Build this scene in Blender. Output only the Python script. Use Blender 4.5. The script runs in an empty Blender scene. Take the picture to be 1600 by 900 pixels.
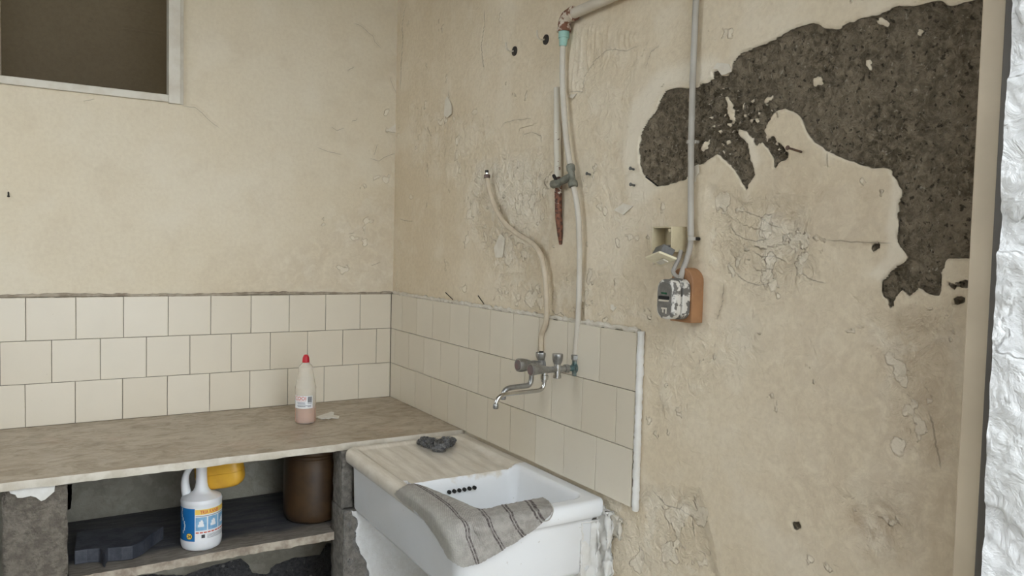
import bpy, bmesh, math, random
import numpy as np
from mathutils import Vector, Matrix

random.seed(7)
SC = bpy.context.scene
COL = SC.collection
PI = math.pi

# ------------------------------------------------------------------ camera
# World: room corner at x=0,y=0; right wall is the plane x=0, back wall the plane y=0,
# z=0 is the top of the counter (floor at z=-0.85).  Metres.
CAM_C = np.array([-1.2777, -3.0950, 0.6508])
CAM_R = np.array([[0.8541828774, 0.0055502258, -0.5199430804],
                  [-0.5194405957, 0.0543343089, -0.8527773745],
                  [0.0235176410, 0.9985073750, 0.0492944490]])
FPX = 1182.99
cam_d = bpy.data.cameras.new('camera')
cam = bpy.data.objects.new('camera', cam_d)
COL.objects.link(cam)
M4 = Matrix([list(CAM_R[i]) + [CAM_C[i]] for i in range(3)] + [[0, 0, 0, 1]])
cam.matrix_world = M4
cam_d.sensor_width = 36.0
cam_d.lens = FPX / 1600.0 * 36.0
cam_d.clip_start = 0.02
SC.camera = cam

# ------------------------------------------------------------------ world / light / exposure
W = bpy.data.worlds.new('overcast_sky')
SC.world = W
W.use_nodes = True
wn = W.node_tree.nodes
bg = wn['Background']
bg.inputs['Color'].default_value = (0.87, 0.94, 1.0, 1)
bg.inputs['Strength'].default_value = 7.0
SC.view_settings.view_transform = 'Standard'
SC.view_settings.look = 'None'
SC.view_settings.gamma = 1.0
SC.view_settings.use_curve_mapping = False
SC.view_settings.exposure = 0.08


# ------------------------------------------------------------------ survey helpers
def at(px, py, axis, val):
    """Measured picture point carried on to a known plane of the room."""
    d = CAM_R @ np.array([(px - 800) / FPX, -(py - 450) / FPX, -1.0])
    t = (val - CAM_C[axis]) / d[axis]
    return CAM_C + t * d


def RW(px, py, off=0.0):
    return at(px, py, 0, -off)


def BW(px, py, off=0.0):
    return at(px, py, 1, -off)


def TOPZ(px, py, z=0.0):
    return at(px, py, 2, z)


# ------------------------------------------------------------------ noise (numpy)
def perlin(u, v, seed=0):
    rs = np.random.RandomState(seed)
    perm = rs.permutation(512)
    ang = rs.rand(512) * 2 * PI
    gx, gy = np.cos(ang), np.sin(ang)
    iu, iv = np.floor(u).astype(int), np.floor(v).astype(int)
    fu, fv = u - iu, v - iv

    def g(a, b, du, dv):
        h = perm[(perm[a & 511] + b) & 511]
        return gx[h] * du + gy[h] * dv
    su, sv = fu * fu * fu * (fu * (fu * 6 - 15) + 10), fv * fv * fv * (fv * (fv * 6 - 15) + 10)
    a = g(iu, iv, fu, fv) * (1 - su) + g(iu + 1, iv, fu - 1, fv) * su
    b = g(iu, iv + 1, fu, fv - 1) * (1 - su) + g(iu + 1, iv + 1, fu - 1, fv - 1) * su
    return (a * (1 - sv) + b * sv) * 1.5


def fbm(u, v, freq, octs=4, seed=0, gain=0.5):
    u, v = np.asarray(u, float), np.asarray(v, float)
    s, amp, tot = 0, 1.0, 0
    for i in range(octs):
        s = s + amp * perlin(u * freq + 17.3 * i, v * freq + 5.1 * i, seed + i)
        tot += amp
        amp *= gain
        freq *= 2.03
    return s / tot


def poly_sd(u, v, poly):
    """signed distance to closed polygon, negative inside"""
    P = np.asarray(poly, float)
    d2 = np.full(u.shape, 1e9)
    ins = np.zeros(u.shape, bool)
    n = len(P)
    for i in range(n):
        a, b = P[i], P[(i + 1) % n]
        e = b - a
        wu, wv = u - a[0], v - a[1]
        t = np.clip((wu * e[0] + wv * e[1]) / (e @ e + 1e-12), 0, 1)
        d2 = np.minimum(d2, (wu - t * e[0]) ** 2 + (wv - t * e[1]) ** 2)
        c = (a[1] > v) != (b[1] > v)
        with np.errstate(divide='ignore', invalid='ignore'):
            xx = a[0] + (v - a[1]) * e[0] / (e[1] if abs(e[1]) > 1e-12 else 1e-12)
        ins ^= c & (u < xx)
    d = np.sqrt(d2)
    return np.where(ins, -d, d)


def line_sd(u, v, pl):
    """signed distance to an open polyline + a weight that fades at its ends"""
    P = np.asarray(pl, float)
    best = np.full(u.shape, 1e9)
    sg = np.ones(u.shape)
    wt = np.zeros(u.shape)
    L = np.concatenate([[0], np.cumsum(np.linalg.norm(np.diff(P, axis=0), axis=1))])
    tot = L[-1]
    for i in range(len(P) - 1):
        a, b = P[i], P[i + 1]
        e = b - a
        wu, wv = u - a[0], v - a[1]
        t = np.clip((wu * e[0] + wv * e[1]) / (e @ e + 1e-12), 0, 1)
        d = np.hypot(wu - t * e[0], wv - t * e[1])
        m = d < best
        best = np.where(m, d, best)
        sg = np.where(m, np.sign(e[0] * wv - e[1] * wu), sg)
        s = (L[i] + t * np.linalg.norm(e)) / tot
        wt = np.where(m, np.clip(np.minimum(s, 1 - s) * 8, 0, 1), wt)
    return best * sg, wt * (best < 0.03)


def sstep(a, b, x):
    t = np.clip((x - a) / (b - a), 0, 1)
    return t * t * (3 - 2 * t)


# ------------------------------------------------------------------ object helpers
def tag(o, label=None, cat=None, group=None, kind=None):
    if label: o['label'] = label
    if cat: o['category'] = cat
    if group: o['group'] = group
    if kind: o['kind'] = kind
    return o


def empty(name, loc=(0, 0, 0)):
    o = bpy.data.objects.new(name, None)
    o.empty_display_size = 0.02
    COL.objects.link(o)
    o.location = loc
    return o


def link_mesh(name, me, mat=None, parent=None):
    o = bpy.data.objects.new(name, me)
    COL.objects.link(o)
    if mat and not me.materials:
        me.materials.append(mat)
    if parent:
        o.parent = parent
        # all meshes are written in world coordinates: cancel the parent's place
        o.matrix_parent_inverse = Matrix.Translation(-parent.location)
    return o


class MB:
    def __init__(s):
        s.v, s.f = [], []

    def add(s, vs, fs):
        n = len(s.v)
        s.v += [tuple(float(c) for c in p) for p in vs]
        s.f += [tuple(i + n for i in f) for f in fs]
        return s

    def box(s, lo, hi):
        (a, b, c), (d, e, f) = lo, hi
        return s.add([(a, b, c), (d, b, c), (d, e, c), (a, e, c), (a, b, f), (d, b, f), (d, e, f), (a, e, f)],
                     [(0, 3, 2, 1), (4, 5, 6, 7), (0, 1, 5, 4), (1, 2, 6, 5), (2, 3, 7, 6), (3, 0, 4, 7)])

    def tube(s, pts, r, n=12, caps=True):
        pts = [Vector(tuple(float(c) for c in p)) for p in pts]
        rs = r if isinstance(r, (list, tuple)) else [r] * len(pts)
        m = len(pts)
        T = []
        for i in range(m):
            a = pts[max(i - 1, 0)]; b = pts[min(i + 1, m - 1)]
            t = b - a
            T.append(t.normalized() if t.length > 1e-9 else (T[-1] if T else Vector((0, 0, 1))))
        ref = Vector((0, 0, 1)) if abs(T[0].z) < 0.9 else Vector((1, 0, 0))
        nrm = T[0].cross(ref).normalized()
        vs, fs = [], []
        for i in range(m):
            nrm = (nrm - T[i] * nrm.dot(T[i])).normalized()
            bi = T[i].cross(nrm)
            for k in range(n):
                a = 2 * PI * k / n
                vs.append(pts[i] + (nrm * math.cos(a) + bi * math.sin(a)) * rs[i])
        for i in range(m - 1):
            for k in range(n):
                k2 = (k + 1) % n
                fs.append((i * n + k, i * n + k2, (i + 1) * n + k2, (i + 1) * n + k))
        if caps:
            fs.append(tuple(range(n - 1, -1, -1)))
            fs.append(tuple((m - 1) * n + k for k in range(n)))
        return s.add(vs, fs)

    def lathe(s, c, prof, n=32, sx=1.0, sy=1.0, closed=True):
        """profile [(r,z)] turned about the vertical through c"""
        vs, fs = [], []
        for r, z in prof:
            for k in range(n):
                a = 2 * PI * k / n
                vs.append((c[0] + r * sx * math.cos(a), c[1] + r * sy * math.sin(a), c[2] + z))
        for i in range(len(prof) - 1):
            for k in range(n):
                k2 = (k + 1) % n
                fs.append((i * n + k, i * n + k2, (i + 1) * n + k2, (i + 1) * n + k))
        if closed:
            fs.append(tuple(range(n - 1, -1, -1)))
            fs.append(tuple((len(prof) - 1) * n + k for k in range(n)))
        return s.add(vs, fs)

    def prism(s, poly3, off):
        """closed 3-D polygon extruded by vector off"""
        n = len(poly3)
        a = [Vector(tuple(map(float, p))) for p in poly3]
        o = Vector(off)
        return s.add([tuple(p) for p in a] + [tuple(p + o) for p in a],
                     [tuple(range(n))] + [tuple(range(2 * n - 1, n - 1, -1))] +
                     [(i, i + n, (i + 1) % n + n, (i + 1) % n) for i in range(n)])

    def mesh(s, name, smooth=True, ang=40, fix=True):
        me = bpy.data.meshes.new(name)
        me.from_pydata(s.v, [], s.f)
        if fix:
            bm = bmesh.new(); bm.from_mesh(me)
            bmesh.ops.recalc_face_normals(bm, faces=bm.faces)
            bm.to_mesh(me); bm.free()
        if smooth:
            me.polygons.foreach_set('use_smooth', [True] * len(me.polygons))
            me.set_sharp_from_angle(angle=math.radians(ang))
        me.update()
        return me

    def build(s, name, mat, parent=None, smooth=True, ang=40, bevel=0, seg=2):
        o = link_mesh(name, s.mesh(name, smooth, ang), mat, parent)
        if bevel:
            b = o.modifiers.new('bevel', 'BEVEL')
            b.width = bevel; b.segments = seg; b.limit_method = 'ANGLE'
        return o


def spline(pts, n=8):
    P = [np.array(p, float) for p in pts]
    out = []
    for i in range(len(P) - 1):
        p0, p1, p2, p3 = P[max(i - 1, 0)], P[i], P[i + 1], P[min(i + 2, len(P) - 1)]
        for k in range(n):
            t = k / n
            out.append(0.5 * ((2 * p1) + (-p0 + p2) * t + (2 * p0 - 5 * p1 + 4 * p2 - p3) * t ** 2 + (-p0 + 3 * p1 - 3 * p2 + p3) * t ** 3))
    out.append(P[-1])
    return out


# ------------------------------------------------------------------ materials
class NT:
    def __init__(s, name):
        s.m = bpy.data.materials.new(name)
        s.m.use_nodes = True
        s.t = s.m.node_tree
        s.n = s.t.nodes
        s.b = s.n['Principled BSDF']
        s._tc = None

    def node(s, typ, **kw):
        n = s.n.new(typ)
        for k, v in kw.items():
            setattr(n, k, v)
        return n

    def set(s, sock, v):
        if hasattr(v, 'is_linked') or isinstance(v, bpy.types.NodeSocket):
            s.t.links.new(v, sock)
        elif isinstance(v, (tuple, list)) and len(v) == 3 and sock.type == 'RGBA':
            sock.default_value = (*v, 1)
        else:
            sock.default_value = v

    def coord(s, scale=(1, 1, 1), kind='Object'):
        if not s._tc:
            s._tc = s.node('ShaderNodeTexCoord')
        mp = s.node('ShaderNodeMapping')
        s.t.links.new(s._tc.outputs[kind], mp.inputs['Vector'])
        mp.inputs['Scale'].default_value = scale
        return mp.outputs[0]

    def noise(s, sc, det=4, rough=0.5, dist=0, vec=None):
        n = s.node('ShaderNodeTexNoise')
        s.set(n.inputs['Vector'], vec or s.coord())
        n.inputs['Scale'].default_value = sc
        n.inputs['Detail'].default_value = det
        n.inputs['Roughness'].default_value = rough
        n.inputs['Distortion'].default_value = dist
        return n.outputs['Fac']

    def voro(s, sc, feat='F1', out='Distance', vec=None):
        n = s.node('ShaderNodeTexVoronoi', feature=feat)
        s.set(n.inputs['Vector'], vec or s.coord())
        n.inputs['Scale'].default_value = sc
        return n.outputs[out]

    def attr(s, name):
        return s.node('ShaderNodeAttribute', attribute_name=name).outputs['Fac']

    def ramp(s, fac, a, b, lo=0.0, hi=1.0):
        n = s.node('ShaderNodeMapRange', interpolation_type='SMOOTHSTEP')
        s.set(n.inputs['Value'], fac)
        n.inputs['From Min'].default_value = a
        n.inputs['From Max'].default_value = b
        n.inputs['To Min'].default_value = lo
        n.inputs['To Max'].default_value = hi
        return n.outputs['Result']

    def math(s, op, a, b=0.0, c=None):
        n = s.node('ShaderNodeMath', operation=op)
        s.set(n.inputs[0], a); s.set(n.inputs[1], b)
        if c is not None: s.set(n.inputs[2], c)
        return n.outputs[0]

    def mix(s, fac, a, b):
        n = s.node('ShaderNodeMix', data_type='RGBA')
        s.set(n.inputs['Factor'], fac)
        s.set(n.inputs[6], a); s.set(n.inputs[7], b)
        return n.outputs[2]

    def bump(s, h, strength=0.3, dist=0.01, prev=None):
        n = s.node('ShaderNodeBump')
        n.inputs['Strength'].default_value = strength
        n.inputs['Distance'].default_value = dist
        s.set(n.inputs['Height'], h)
        if prev: s.t.links.new(prev, n.inputs['Normal'])
        return n.outputs[0]

    def out(s, col=None, rough=0.6, metal=0.0, normal=None, **kw):
        if col is not None: s.set(s.b.inputs['Base Color'], col)
        s.set(s.b.inputs['Roughness'], rough)
        s.set(s.b.inputs['Metallic'], metal)
        if normal: s.t.links.new(normal, s.b.inputs['Normal'])
        for k, v in kw.items():
            s.set(s.b.inputs[k], v)
        return s.m


def simple(name, c1, c2=None, sc=20, rough=0.6, metal=0.0, bump=0.0, bsc=80, det=4, lo=0.35, hi=0.65, **kw):
    t = NT(name)
    c = c1
    if c2:
        c = t.mix(t.ramp(t.noise(sc, det, 0.6), lo, hi), c1, c2)
    nm = t.bump(t.noise(bsc, 4, 0.6), bump, 0.004 if bump < 1 else 0.012) if bump else None
    return t.out(c, rough, metal, nm, **kw)


def wall_mat(name, base_a, base_b, light, stain_shade, conc_a, conc_b, pebble, rough_amt=1.0):
    t = NT(name)
    n_big = t.noise(1.6, 5, 0.55)
    n_mid = t.noise(9, 5, 0.6, 0.4)
    n_fin = t.noise(70, 4, 0.65)
    col = t.mix(t.ramp(n_big, 0.35, 0.65), base_a, base_b)
    col = t.mix(t.ramp(n_fin, 0.3, 0.75, 0, 0.22), col, stain_shade)
    rg = t.attr('rough')
    blot = t.math('MULTIPLY', t.ramp(n_mid, 0.50, 0.56), rg)
    col = t.mix(t.math('MULTIPLY', blot, 0.55), col, light)
    col = t.mix(t.math('MULTIPLY', t.attr('light'), 0.8), col, light)
    stn = t.math('MULTIPLY', t.attr('stain_shade'), t.ramp(t.noise(22, 6, 0.7, 0.6), 0.30, 0.62))
    col = t.mix(t.math('MULTIPLY', stn, 0.75), col, stain_shade)
    speck = t.math('MULTIPLY', t.ramp(t.noise(55, 2, 0.5), 0.72, 0.76), rg)
    col = t.mix(t.math('MULTIPLY', speck, 0.45), col, stain_shade)
    ck, cw = t.attr('crack'), t.attr('crackw')
    cm = t.math('MULTIPLY', t.ramp(t.math('ABSOLUTE', ck), 0.0004, 0.0017, 1, 0), cw)
    col = t.mix(t.math('MULTIPLY', cm, 0.5), col, (0.16, 0.12, 0.085))
    pl = t.ramp(t.attr('peel'), -0.0008, 0.0008, 1, 0)
    col = t.mix(t.math('MULTIPLY', pl, 0.5), col, light)
    ple = t.ramp(t.math('ABSOLUTE', t.attr('peel')), 0.0, 0.0016, 1, 0)
    col = t.mix(t.math('MULTIPLY', ple, 0.22), col, stain_shade)
    # bare render
    n_ag = t.noise(62, 5, 0.68, 0.5)
    cc = t.mix(t.ramp(n_ag, 0.36, 0.66), conc_a, conc_b)
    cc = t.mix(t.ramp(t.noise(9, 4, 0.6), 0.40, 0.66, 0, 0.45), cc, conc_b)
    cc = t.mix(t.ramp(t.noise(95, 3, 0.5), 0.60, 0.68, 0, 0.8), cc, (0.03, 0.024, 0.016))
    cc = t.mix(t.ramp(t.noise(85, 3, 0.6, 0.3, t.coord((1, 1.1, 0.9))), 0.63, 0.70, 0, 0.6), cc, pebble)
    pv = t.node('ShaderNodeTexVoronoi', feature='F1')
    t.set(pv.inputs['Vector'], t.coord())
    pv.inputs['Scale'].default_value = 36
    pr = t.node('ShaderNodeSeparateColor')
    t.t.links.new(pv.outputs['Color'], pr.inputs[0])
    pm = t.math('MULTIPLY', t.ramp(pv.outputs['Distance'], 0.16, 0.26, 1, 0), t.ramp(pr.outputs[0], 0.80, 0.84))
    cc = t.mix(t.math('MULTIPLY', pm, 0.8), cc, pebble)
    cm2 = t.ramp(t.attr('conc'), -0.0007, 0.0007, 1, 0)
    # thin pale rim where the paint coat breaks off
    rim = t.math('MULTIPLY', t.ramp(t.attr('conc'), 0.0, 0.004, 1, 0), 0.3)
    col = t.mix(rim, col, light)
    col = t.mix(cm2, col, cc)
    # relief
    nm = t.bump(n_fin, 0.16, 0.004)
    nm = t.bump(t.math('MULTIPLY', n_mid, rg), 0.9 * rough_amt, 0.022, nm)
    nm = t.bump(t.math('MULTIPLY', t.noise(28, 5, 0.6, 0.8), rg), 0.9 * rough_amt, 0.016, nm)
    nm = t.bump(t.math('SUBTRACT', 1.0, t.ramp(t.attr('peel'), -0.0012, 0.0012, 1, 0)), 0.8, 0.004, nm)
    sg = t.math('MULTIPLY', t.math('SIGN', ck), t.ramp(t.math('ABSOLUTE', ck), 0.0, 0.014, 1, 0))
    nm = t.bump(t.math('MULTIPLY', sg, cw), 0.7, 0.003, nm)
    nm = t.bump(t.math('MULTIPLY', n_ag, cm2), 1.0, 0.02, nm)
    return t.out(col, 0.82, 0, nm, **{'Specular IOR Level': 0.25})


M = {}
M['plaster'] = wall_mat('peeling_plaster', (0.69, 0.58, 0.415), (0.755, 0.65, 0.485), (0.81, 0.73, 0.595), (0.42, 0.31, 0.205),
                        (0.13, 0.102, 0.066), (0.335, 0.272, 0.19), (0.56, 0.49, 0.39))
M['plaster_back'] = wall_mat('painted_plaster', (0.70, 0.61, 0.455), (0.73, 0.65, 0.505), (0.78, 0.72, 0.60), (0.50, 0.40, 0.28),
                             (0.085, 0.076, 0.06), (0.20, 0.178, 0.142), (0.50, 0.45, 0.38), 0.5)
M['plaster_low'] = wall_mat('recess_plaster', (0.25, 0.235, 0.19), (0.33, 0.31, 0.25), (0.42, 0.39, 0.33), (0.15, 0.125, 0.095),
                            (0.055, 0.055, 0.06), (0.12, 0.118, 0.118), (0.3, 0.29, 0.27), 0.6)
M['plaster_white'] = wall_mat('white_plaster', (0.72, 0.72, 0.70), (0.78, 0.78, 0.77), (0.82, 0.82, 0.82), (0.5, 0.46, 0.4),
                              (0.19, 0.18, 0.165), (0.30, 0.285, 0.26), (0.5, 0.45, 0.38), 0.6)
M['dark_room'] = wall_mat('dim_room_shaded_paint', (0.135, 0.108, 0.072), (0.15, 0.122, 0.082), (0.165, 0.135, 0.095), (0.07, 0.052, 0.035),
                          (0.1, 0.09, 0.07), (0.2, 0.18, 0.14), (0.4, 0.36, 0.3), 0.3)  # base colour lowered to carry the gloom of the unlit room
M['outer_plaster'] = wall_mat('outside_white_plaster', (0.80, 0.80, 0.79), (0.84, 0.84, 0.83), (0.88, 0.88, 0.88), (0.6, 0.57, 0.52),
                              (0.72, 0.715, 0.70), (0.80, 0.795, 0.785), (0.8, 0.79, 0.77), 1.0)
M['frame_paint'] = simple('beige_frame_paint', (0.60, 0.495, 0.355), (0.65, 0.54, 0.39), 8, 0.55, bump=0.05)
M['dark_frame'] = simple('grey_brown_frame_paint', (0.115, 0.10, 0.085), (0.14, 0.125, 0.105), 6, 0.5, bump=0.05)
M['window_paint'] = simple('old_white_frame_paint', (0.66, 0.615, 0.52), (0.58, 0.52, 0.42), 14, 0.5, bump=0.1)
M['floor'] = simple('floor_cement', (0.34, 0.31, 0.27), (0.42, 0.39, 0.34), 5, 0.8, bump=0.2)
M['ground'] = simple('courtyard_concrete', (0.27, 0.26, 0.245), (0.33, 0.32, 0.30), 3, 0.9)
M['grout'] = simple('dark_grout', (0.17, 0.145, 0.115), (0.24, 0.21, 0.17), 30, 0.9, bump=0.3)
M['mortar'] = simple('pale_mortar', (0.60, 0.545, 0.45), (0.70, 0.65, 0.56), 30, 0.85, bump=0.6, bsc=60)
M['mortar_dark'] = simple('dirty_mortar', (0.26, 0.21, 0.155), (0.42, 0.36, 0.28), 25, 0.9, bump=0.5)
M['white_bead'] = simple('white_edging', (0.78, 0.765, 0.73), (0.70, 0.675, 0.625), 18, 0.6, bump=0.25)


def tile_mat():
    t = NT('glazed_tile')
    oi = t.node('ShaderNodeObjectInfo')
    gp = t.node('ShaderNodeNewGeometry').outputs['Position']
    c = t.mix(oi.outputs['Random'], (0.66, 0.585, 0.46), (0.705, 0.635, 0.515))
    c = t.mix(t.ramp(t.noise(5, 5, 0.6, 0, gp), 0.40, 0.85, 0, 0.22), c, (0.55, 0.49, 0.39))
    c = t.mix(t.ramp(t.noise(60, 3, 0.6, 0, gp), 0.72, 0.78, 0, 0.4), c, (0.40, 0.34, 0.26))
    return t.out(c, 0.3, 0, t.bump(t.noise(9, 2, 0.5, 0, gp), 0.03, 0.006), **{'Specular IOR Level': 0.45})


M['tile'] = tile_mat()


def marble_mat():
    t = NT('grimy_marble')
    v = t.coord((1.0, 1.55, 1.0))
    n1 = t.noise(4.2, 8, 0.72, 1.3, v)
    n2 = t.noise(17, 6, 0.72, 0.8, v)
    n3 = t.noise(40, 4, 0.65)
    c = t.mix(t.ramp(n1, 0.36, 0.64), (0.33, 0.26, 0.18), (0.46, 0.39, 0.295))
    c = t.mix(t.ramp(n2, 0.48, 0.70, 0, 0.6), c, (0.25, 0.20, 0.14))
    c = t.mix(t.ramp(t.noise(4.5, 5, 0.6, 0.5), 0.56, 0.72, 0, 0.55), c, (0.42, 0.305, 0.215))
    c = t.mix(t.ramp(t.noise(7, 6, 0.7, 1.4, v), 0.58, 0.70, 0, 0.55), c, (0.56, 0.50, 0.39))
    c = t.mix(t.ramp(n3, 0.62, 0.75, 0, 0.4), c, (0.17, 0.14, 0.10))
    return t.out(c, t.ramp(n2, 0.3, 0.7, 0.32, 0.55), 0, t.bump(n3, 0.08, 0.003))


M['marble'] = marble_mat()
M['marble_edge'] = simple('marble_worn_edge', (0.50, 0.445, 0.355), (0.62, 0.57, 0.48), 18, 0.6, bump=0.25)


def sink_mat():
    t = NT('glazed_fireclay')
    sp = t.node('ShaderNodeSeparateXYZ')
    t.t.links.new(t.coord(), sp.inputs[0])
    w = t.math('ADD', sp.outputs[1], t.math('MULTIPLY', t.math('SUBTRACT', t.noise(16, 4, 0.6), 0.5), 0.05))
    w = t.math('ADD', w, t.ramp(sp.outputs[0], -0.445, -0.425, 0.16, 0.0))
    film = t.ramp(w, -1.128, -1.118)                        # scum line where the drainer begins
    film = t.math('MULTIPLY', film, t.ramp(sp.outputs[2], -0.075, -0.03))
    streak = t.noise(7, 6, 0.65, 0.3, t.coord((6, 1, 1)))
    dirt = t.mix(t.ramp(streak, 0.35, 0.68), (0.56, 0.485, 0.375), (0.69, 0.625, 0.515))
    c = t.mix(t.ramp(t.noise(5, 4), 0.4, 0.7, 0, 0.5), (0.79, 0.80, 0.81), (0.74, 0.735, 0.72))
    c = t.mix(t.math('MULTIPLY', film, 0.85), c, dirt)
    c = t.mix(t.ramp(t.noise(70, 3), 0.72, 0.76, 0, 0.4), c, (0.4, 0.34, 0.26))
    return t.out(c, 0.24, 0, t.bump(t.noise(9, 3), 0.04, 0.01), **{'Specular IOR Level': 0.5})


M['sink'] = sink_mat()
M['black'] = simple('black_hole', (0.012, 0.011, 0.01), None, rough=0.9)
M['cement'] = simple('rough_cement', (0.125, 0.106, 0.084), (0.21, 0.183, 0.148), 48, 0.92, bump=1.0, bsc=90, det=6)
M['cement_grey'] = simple('grey_cement', (0.165, 0.15, 0.13), (0.265, 0.244, 0.212), 48, 0.92, bump=1.0, bsc=90, det=6)


def wood_shelf():
    t = NT('dark_shelf_board')
    v = t.coord((1, 5, 1))
    c = t.mix(t.ramp(t.noise(6, 6, 0.7, 0.6, v), 0.35, 0.65), (0.03, 0.034, 0.045), (0.085, 0.082, 0.085))
    c = t.mix(t.ramp(t.noise(14, 5, 0.7, 0.8, v), 0.60, 0.72, 0, 0.6), c, (0.32, 0.32, 0.34))
    sp = t.node('ShaderNodeSeparateXYZ')
    t.t.links.new(t.coord(), sp.inputs[0])
    front = t.ramp(t.math('ADD', sp.outputs[1], t.math('MULTIPLY', t.noise(9, 4), 0.12)), -0.53, -0.46, 1, 0)
    wood = t.mix(t.ramp(t.noise(22, 5, 0.6, 0.4, v), 0.35, 0.65), (0.155, 0.13, 0.105), (0.26, 0.23, 0.195))
    c = t.mix(front, c, wood)
    return t.out(c, 0.6, 0, t.bump(t.noise(30, 5, 0.6, 0.5, v), 0.3, 0.004))


M['shelf'] = wood_shelf()
M['shelf_edge'] = simple('worn_wood_edge', (0.24, 0.19, 0.145), (0.44, 0.38, 0.30), 22, 0.75, bump=0.4)
M['slate'] = simple('blue_black_slate', (0.03, 0.034, 0.046), (0.075, 0.078, 0.092), 18, 0.55, bump=0.3)
M['jug'] = simple('white_jug_plastic', (0.74, 0.745, 0.76), (0.69, 0.69, 0.70), 12, 0.4, **{'Subsurface Weight': 0.05})
M['blue'] = simple('label_blue', (0.008, 0.13, 0.36), None, rough=0.4)
M['pale_blue'] = simple('label_pale_blue', (0.16, 0.34, 0.55), (0.24, 0.44, 0.62), 60, 0.4)
M['label_white'] = simple('label_white', (0.74, 0.745, 0.75), None, rough=0.45)
M['label_yellow'] = simple('label_yellow', (0.80, 0.54, 0.10), None, rough=0.45)
M['label_red'] = simple('label_red', (0.55, 0.10, 0.05), None, rough=0.45)
M['ink'] = simple('label_ink', (0.03, 0.03, 0.035), None, rough=0.5)
M['ink_grey'] = simple('label_ink_grey', (0.25, 0.25, 0.27), None, rough=0.5)
M['yellow'] = simple('yellow_plastic', (0.66, 0.37, 0.035), (0.58, 0.31, 0.03), 14, 0.42)
M['brown_pot'] = simple('brown_glaze', (0.07, 0.038, 0.016), (0.04, 0.022, 0.011), 10, 0.4, bump=0.15, bsc=20)
M['red_cap'] = simple('red_cap_plastic', (0.50, 0.012, 0.025), None, rough=0.35)
M['liquid'] = simple('pink_liquid', (0.70, 0.36, 0.24), (0.66, 0.33, 0.22), 10, 0.35, **{'Subsurface Weight': 0.0})


def bottle_mat():
    t = NT('clear_bottle_plastic')
    return t.out((0.90, 0.86, 0.79), 0.18, 0, t.bump(t.noise(30, 2), 0.05, 0.003), **{'Transmission Weight': 0.72, 'IOR': 1.12})


M['bottle'] = bottle_mat()
M['paper'] = simple('white_flake', (0.80, 0.78, 0.72), (0.72, 0.68, 0.60), 30, 0.7)
M['wool'] = simple('steel_wool', (0.05, 0.05, 0.052), (0.20, 0.195, 0.19), 120, 0.45, 0.4, bump=0.8, bsc=150)
M['chrome'] = simple('chrome', (0.62, 0.62, 0.61), (0.50, 0.49, 0.47), 25, 0.16, 1.0)
M['chrome_dull'] = simple('dull_chrome', (0.40, 0.395, 0.385), (0.27, 0.265, 0.25), 40, 0.36, 0.9, bump=0.1)
M['brass_green'] = simple('verdigris_brass', (0.10, 0.175, 0.175), (0.24, 0.235, 0.20), 60, 0.6, 0.35, bump=0.4)
M['knob_red'] = simple('knob_red_button', (0.17, 0.095, 0.09), (0.13, 0.115, 0.11), 30, 0.4)
M['hose'] = simple('ivory_hose', (0.60, 0.505, 0.375), (0.52, 0.43, 0.31), 18, 0.5, bump=0.06)
M['hose_pale'] = simple('pale_grey_hose', (0.60, 0.555, 0.475), (0.54, 0.485, 0.40), 10, 0.5, bump=0.06)
M['dark_brass'] = simple('oxidised_brass', (0.10, 0.055, 0.045), (0.17, 0.12, 0.10), 60, 0.45, 0.6)
M['fitting'] = simple('grey_green_fitting', (0.145, 0.145, 0.115), (0.235, 0.23, 0.185), 50, 0.6, 0.2, bump=0.3)
M['dark_iron'] = simple('dark_iron', (0.022, 0.02, 0.018), (0.05, 0.04, 0.034), 60, 0.6, 0.4)
M['teal'] = simple('teal_plastic', (0.27, 0.47, 0.40), (0.34, 0.53, 0.46), 30, 0.5)
M['rust_nail'] = simple('rusty_nail', (0.10, 0.06, 0.04), (0.17, 0.11, 0.08), 80, 0.8, 0.3, bump=0.3)


def rust_paint(name, paint, thr):
    t = NT(name)
    sp = t.node('ShaderNodeSeparateXYZ')
    t.t.links.new(t.coord(), sp.inputs[0])
    k = t.math('ADD', t.noise(55, 5, 0.65, 0.3), t.ramp(sp.outputs[2], thr[0], thr[1], 0.24, -0.14))
    m = t.ramp(k, 0.54, 0.57)
    r = t.mix(t.ramp(t.noise(90, 4), 0.35, 0.65), (0.05, 0.022, 0.014), (0.24, 0.09, 0.045))
    c = t.mix(m, paint, r)
    return t.out(c, 0.65, 0, t.bump(k, 0.3, 0.003))


M['rust_pipe'] = rust_paint('flaking_white_pipe_paint', (0.66, 0.61, 0.51), (0.69, 1.02))
M['rust_elbow'] = simple('rusty_elbow', (0.62, 0.53, 0.42), (0.20, 0.085, 0.045), 45, 0.75, bump=0.5, lo=0.45, hi=0.55)
M['pipe_paint'] = simple('painted_pipe', (0.62, 0.555, 0.455), (0.55, 0.48, 0.38), 10, 0.55, bump=0.15)
M['conduit'] = simple('grey_conduit', (0.47, 0.44, 0.385), (0.41, 0.375, 0.32), 8, 0.5)
M['cable'] = simple('grey_cable', (0.42, 0.385, 0.34), (0.36, 0.33, 0.285), 14, 0.55)
M['cream'] = simple('cream_bakelite', (0.64, 0.555, 0.37), (0.56, 0.475, 0.31), 24, 0.4)
M['ivory'] = simple('ivory_plate', (0.80, 0.72, 0.52), (0.74, 0.65, 0.45), 24, 0.35)
M['dark_grey'] = simple('dark_grey_plastic', (0.09, 0.088, 0.082), (0.14, 0.135, 0.125), 40, 0.5)
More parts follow.
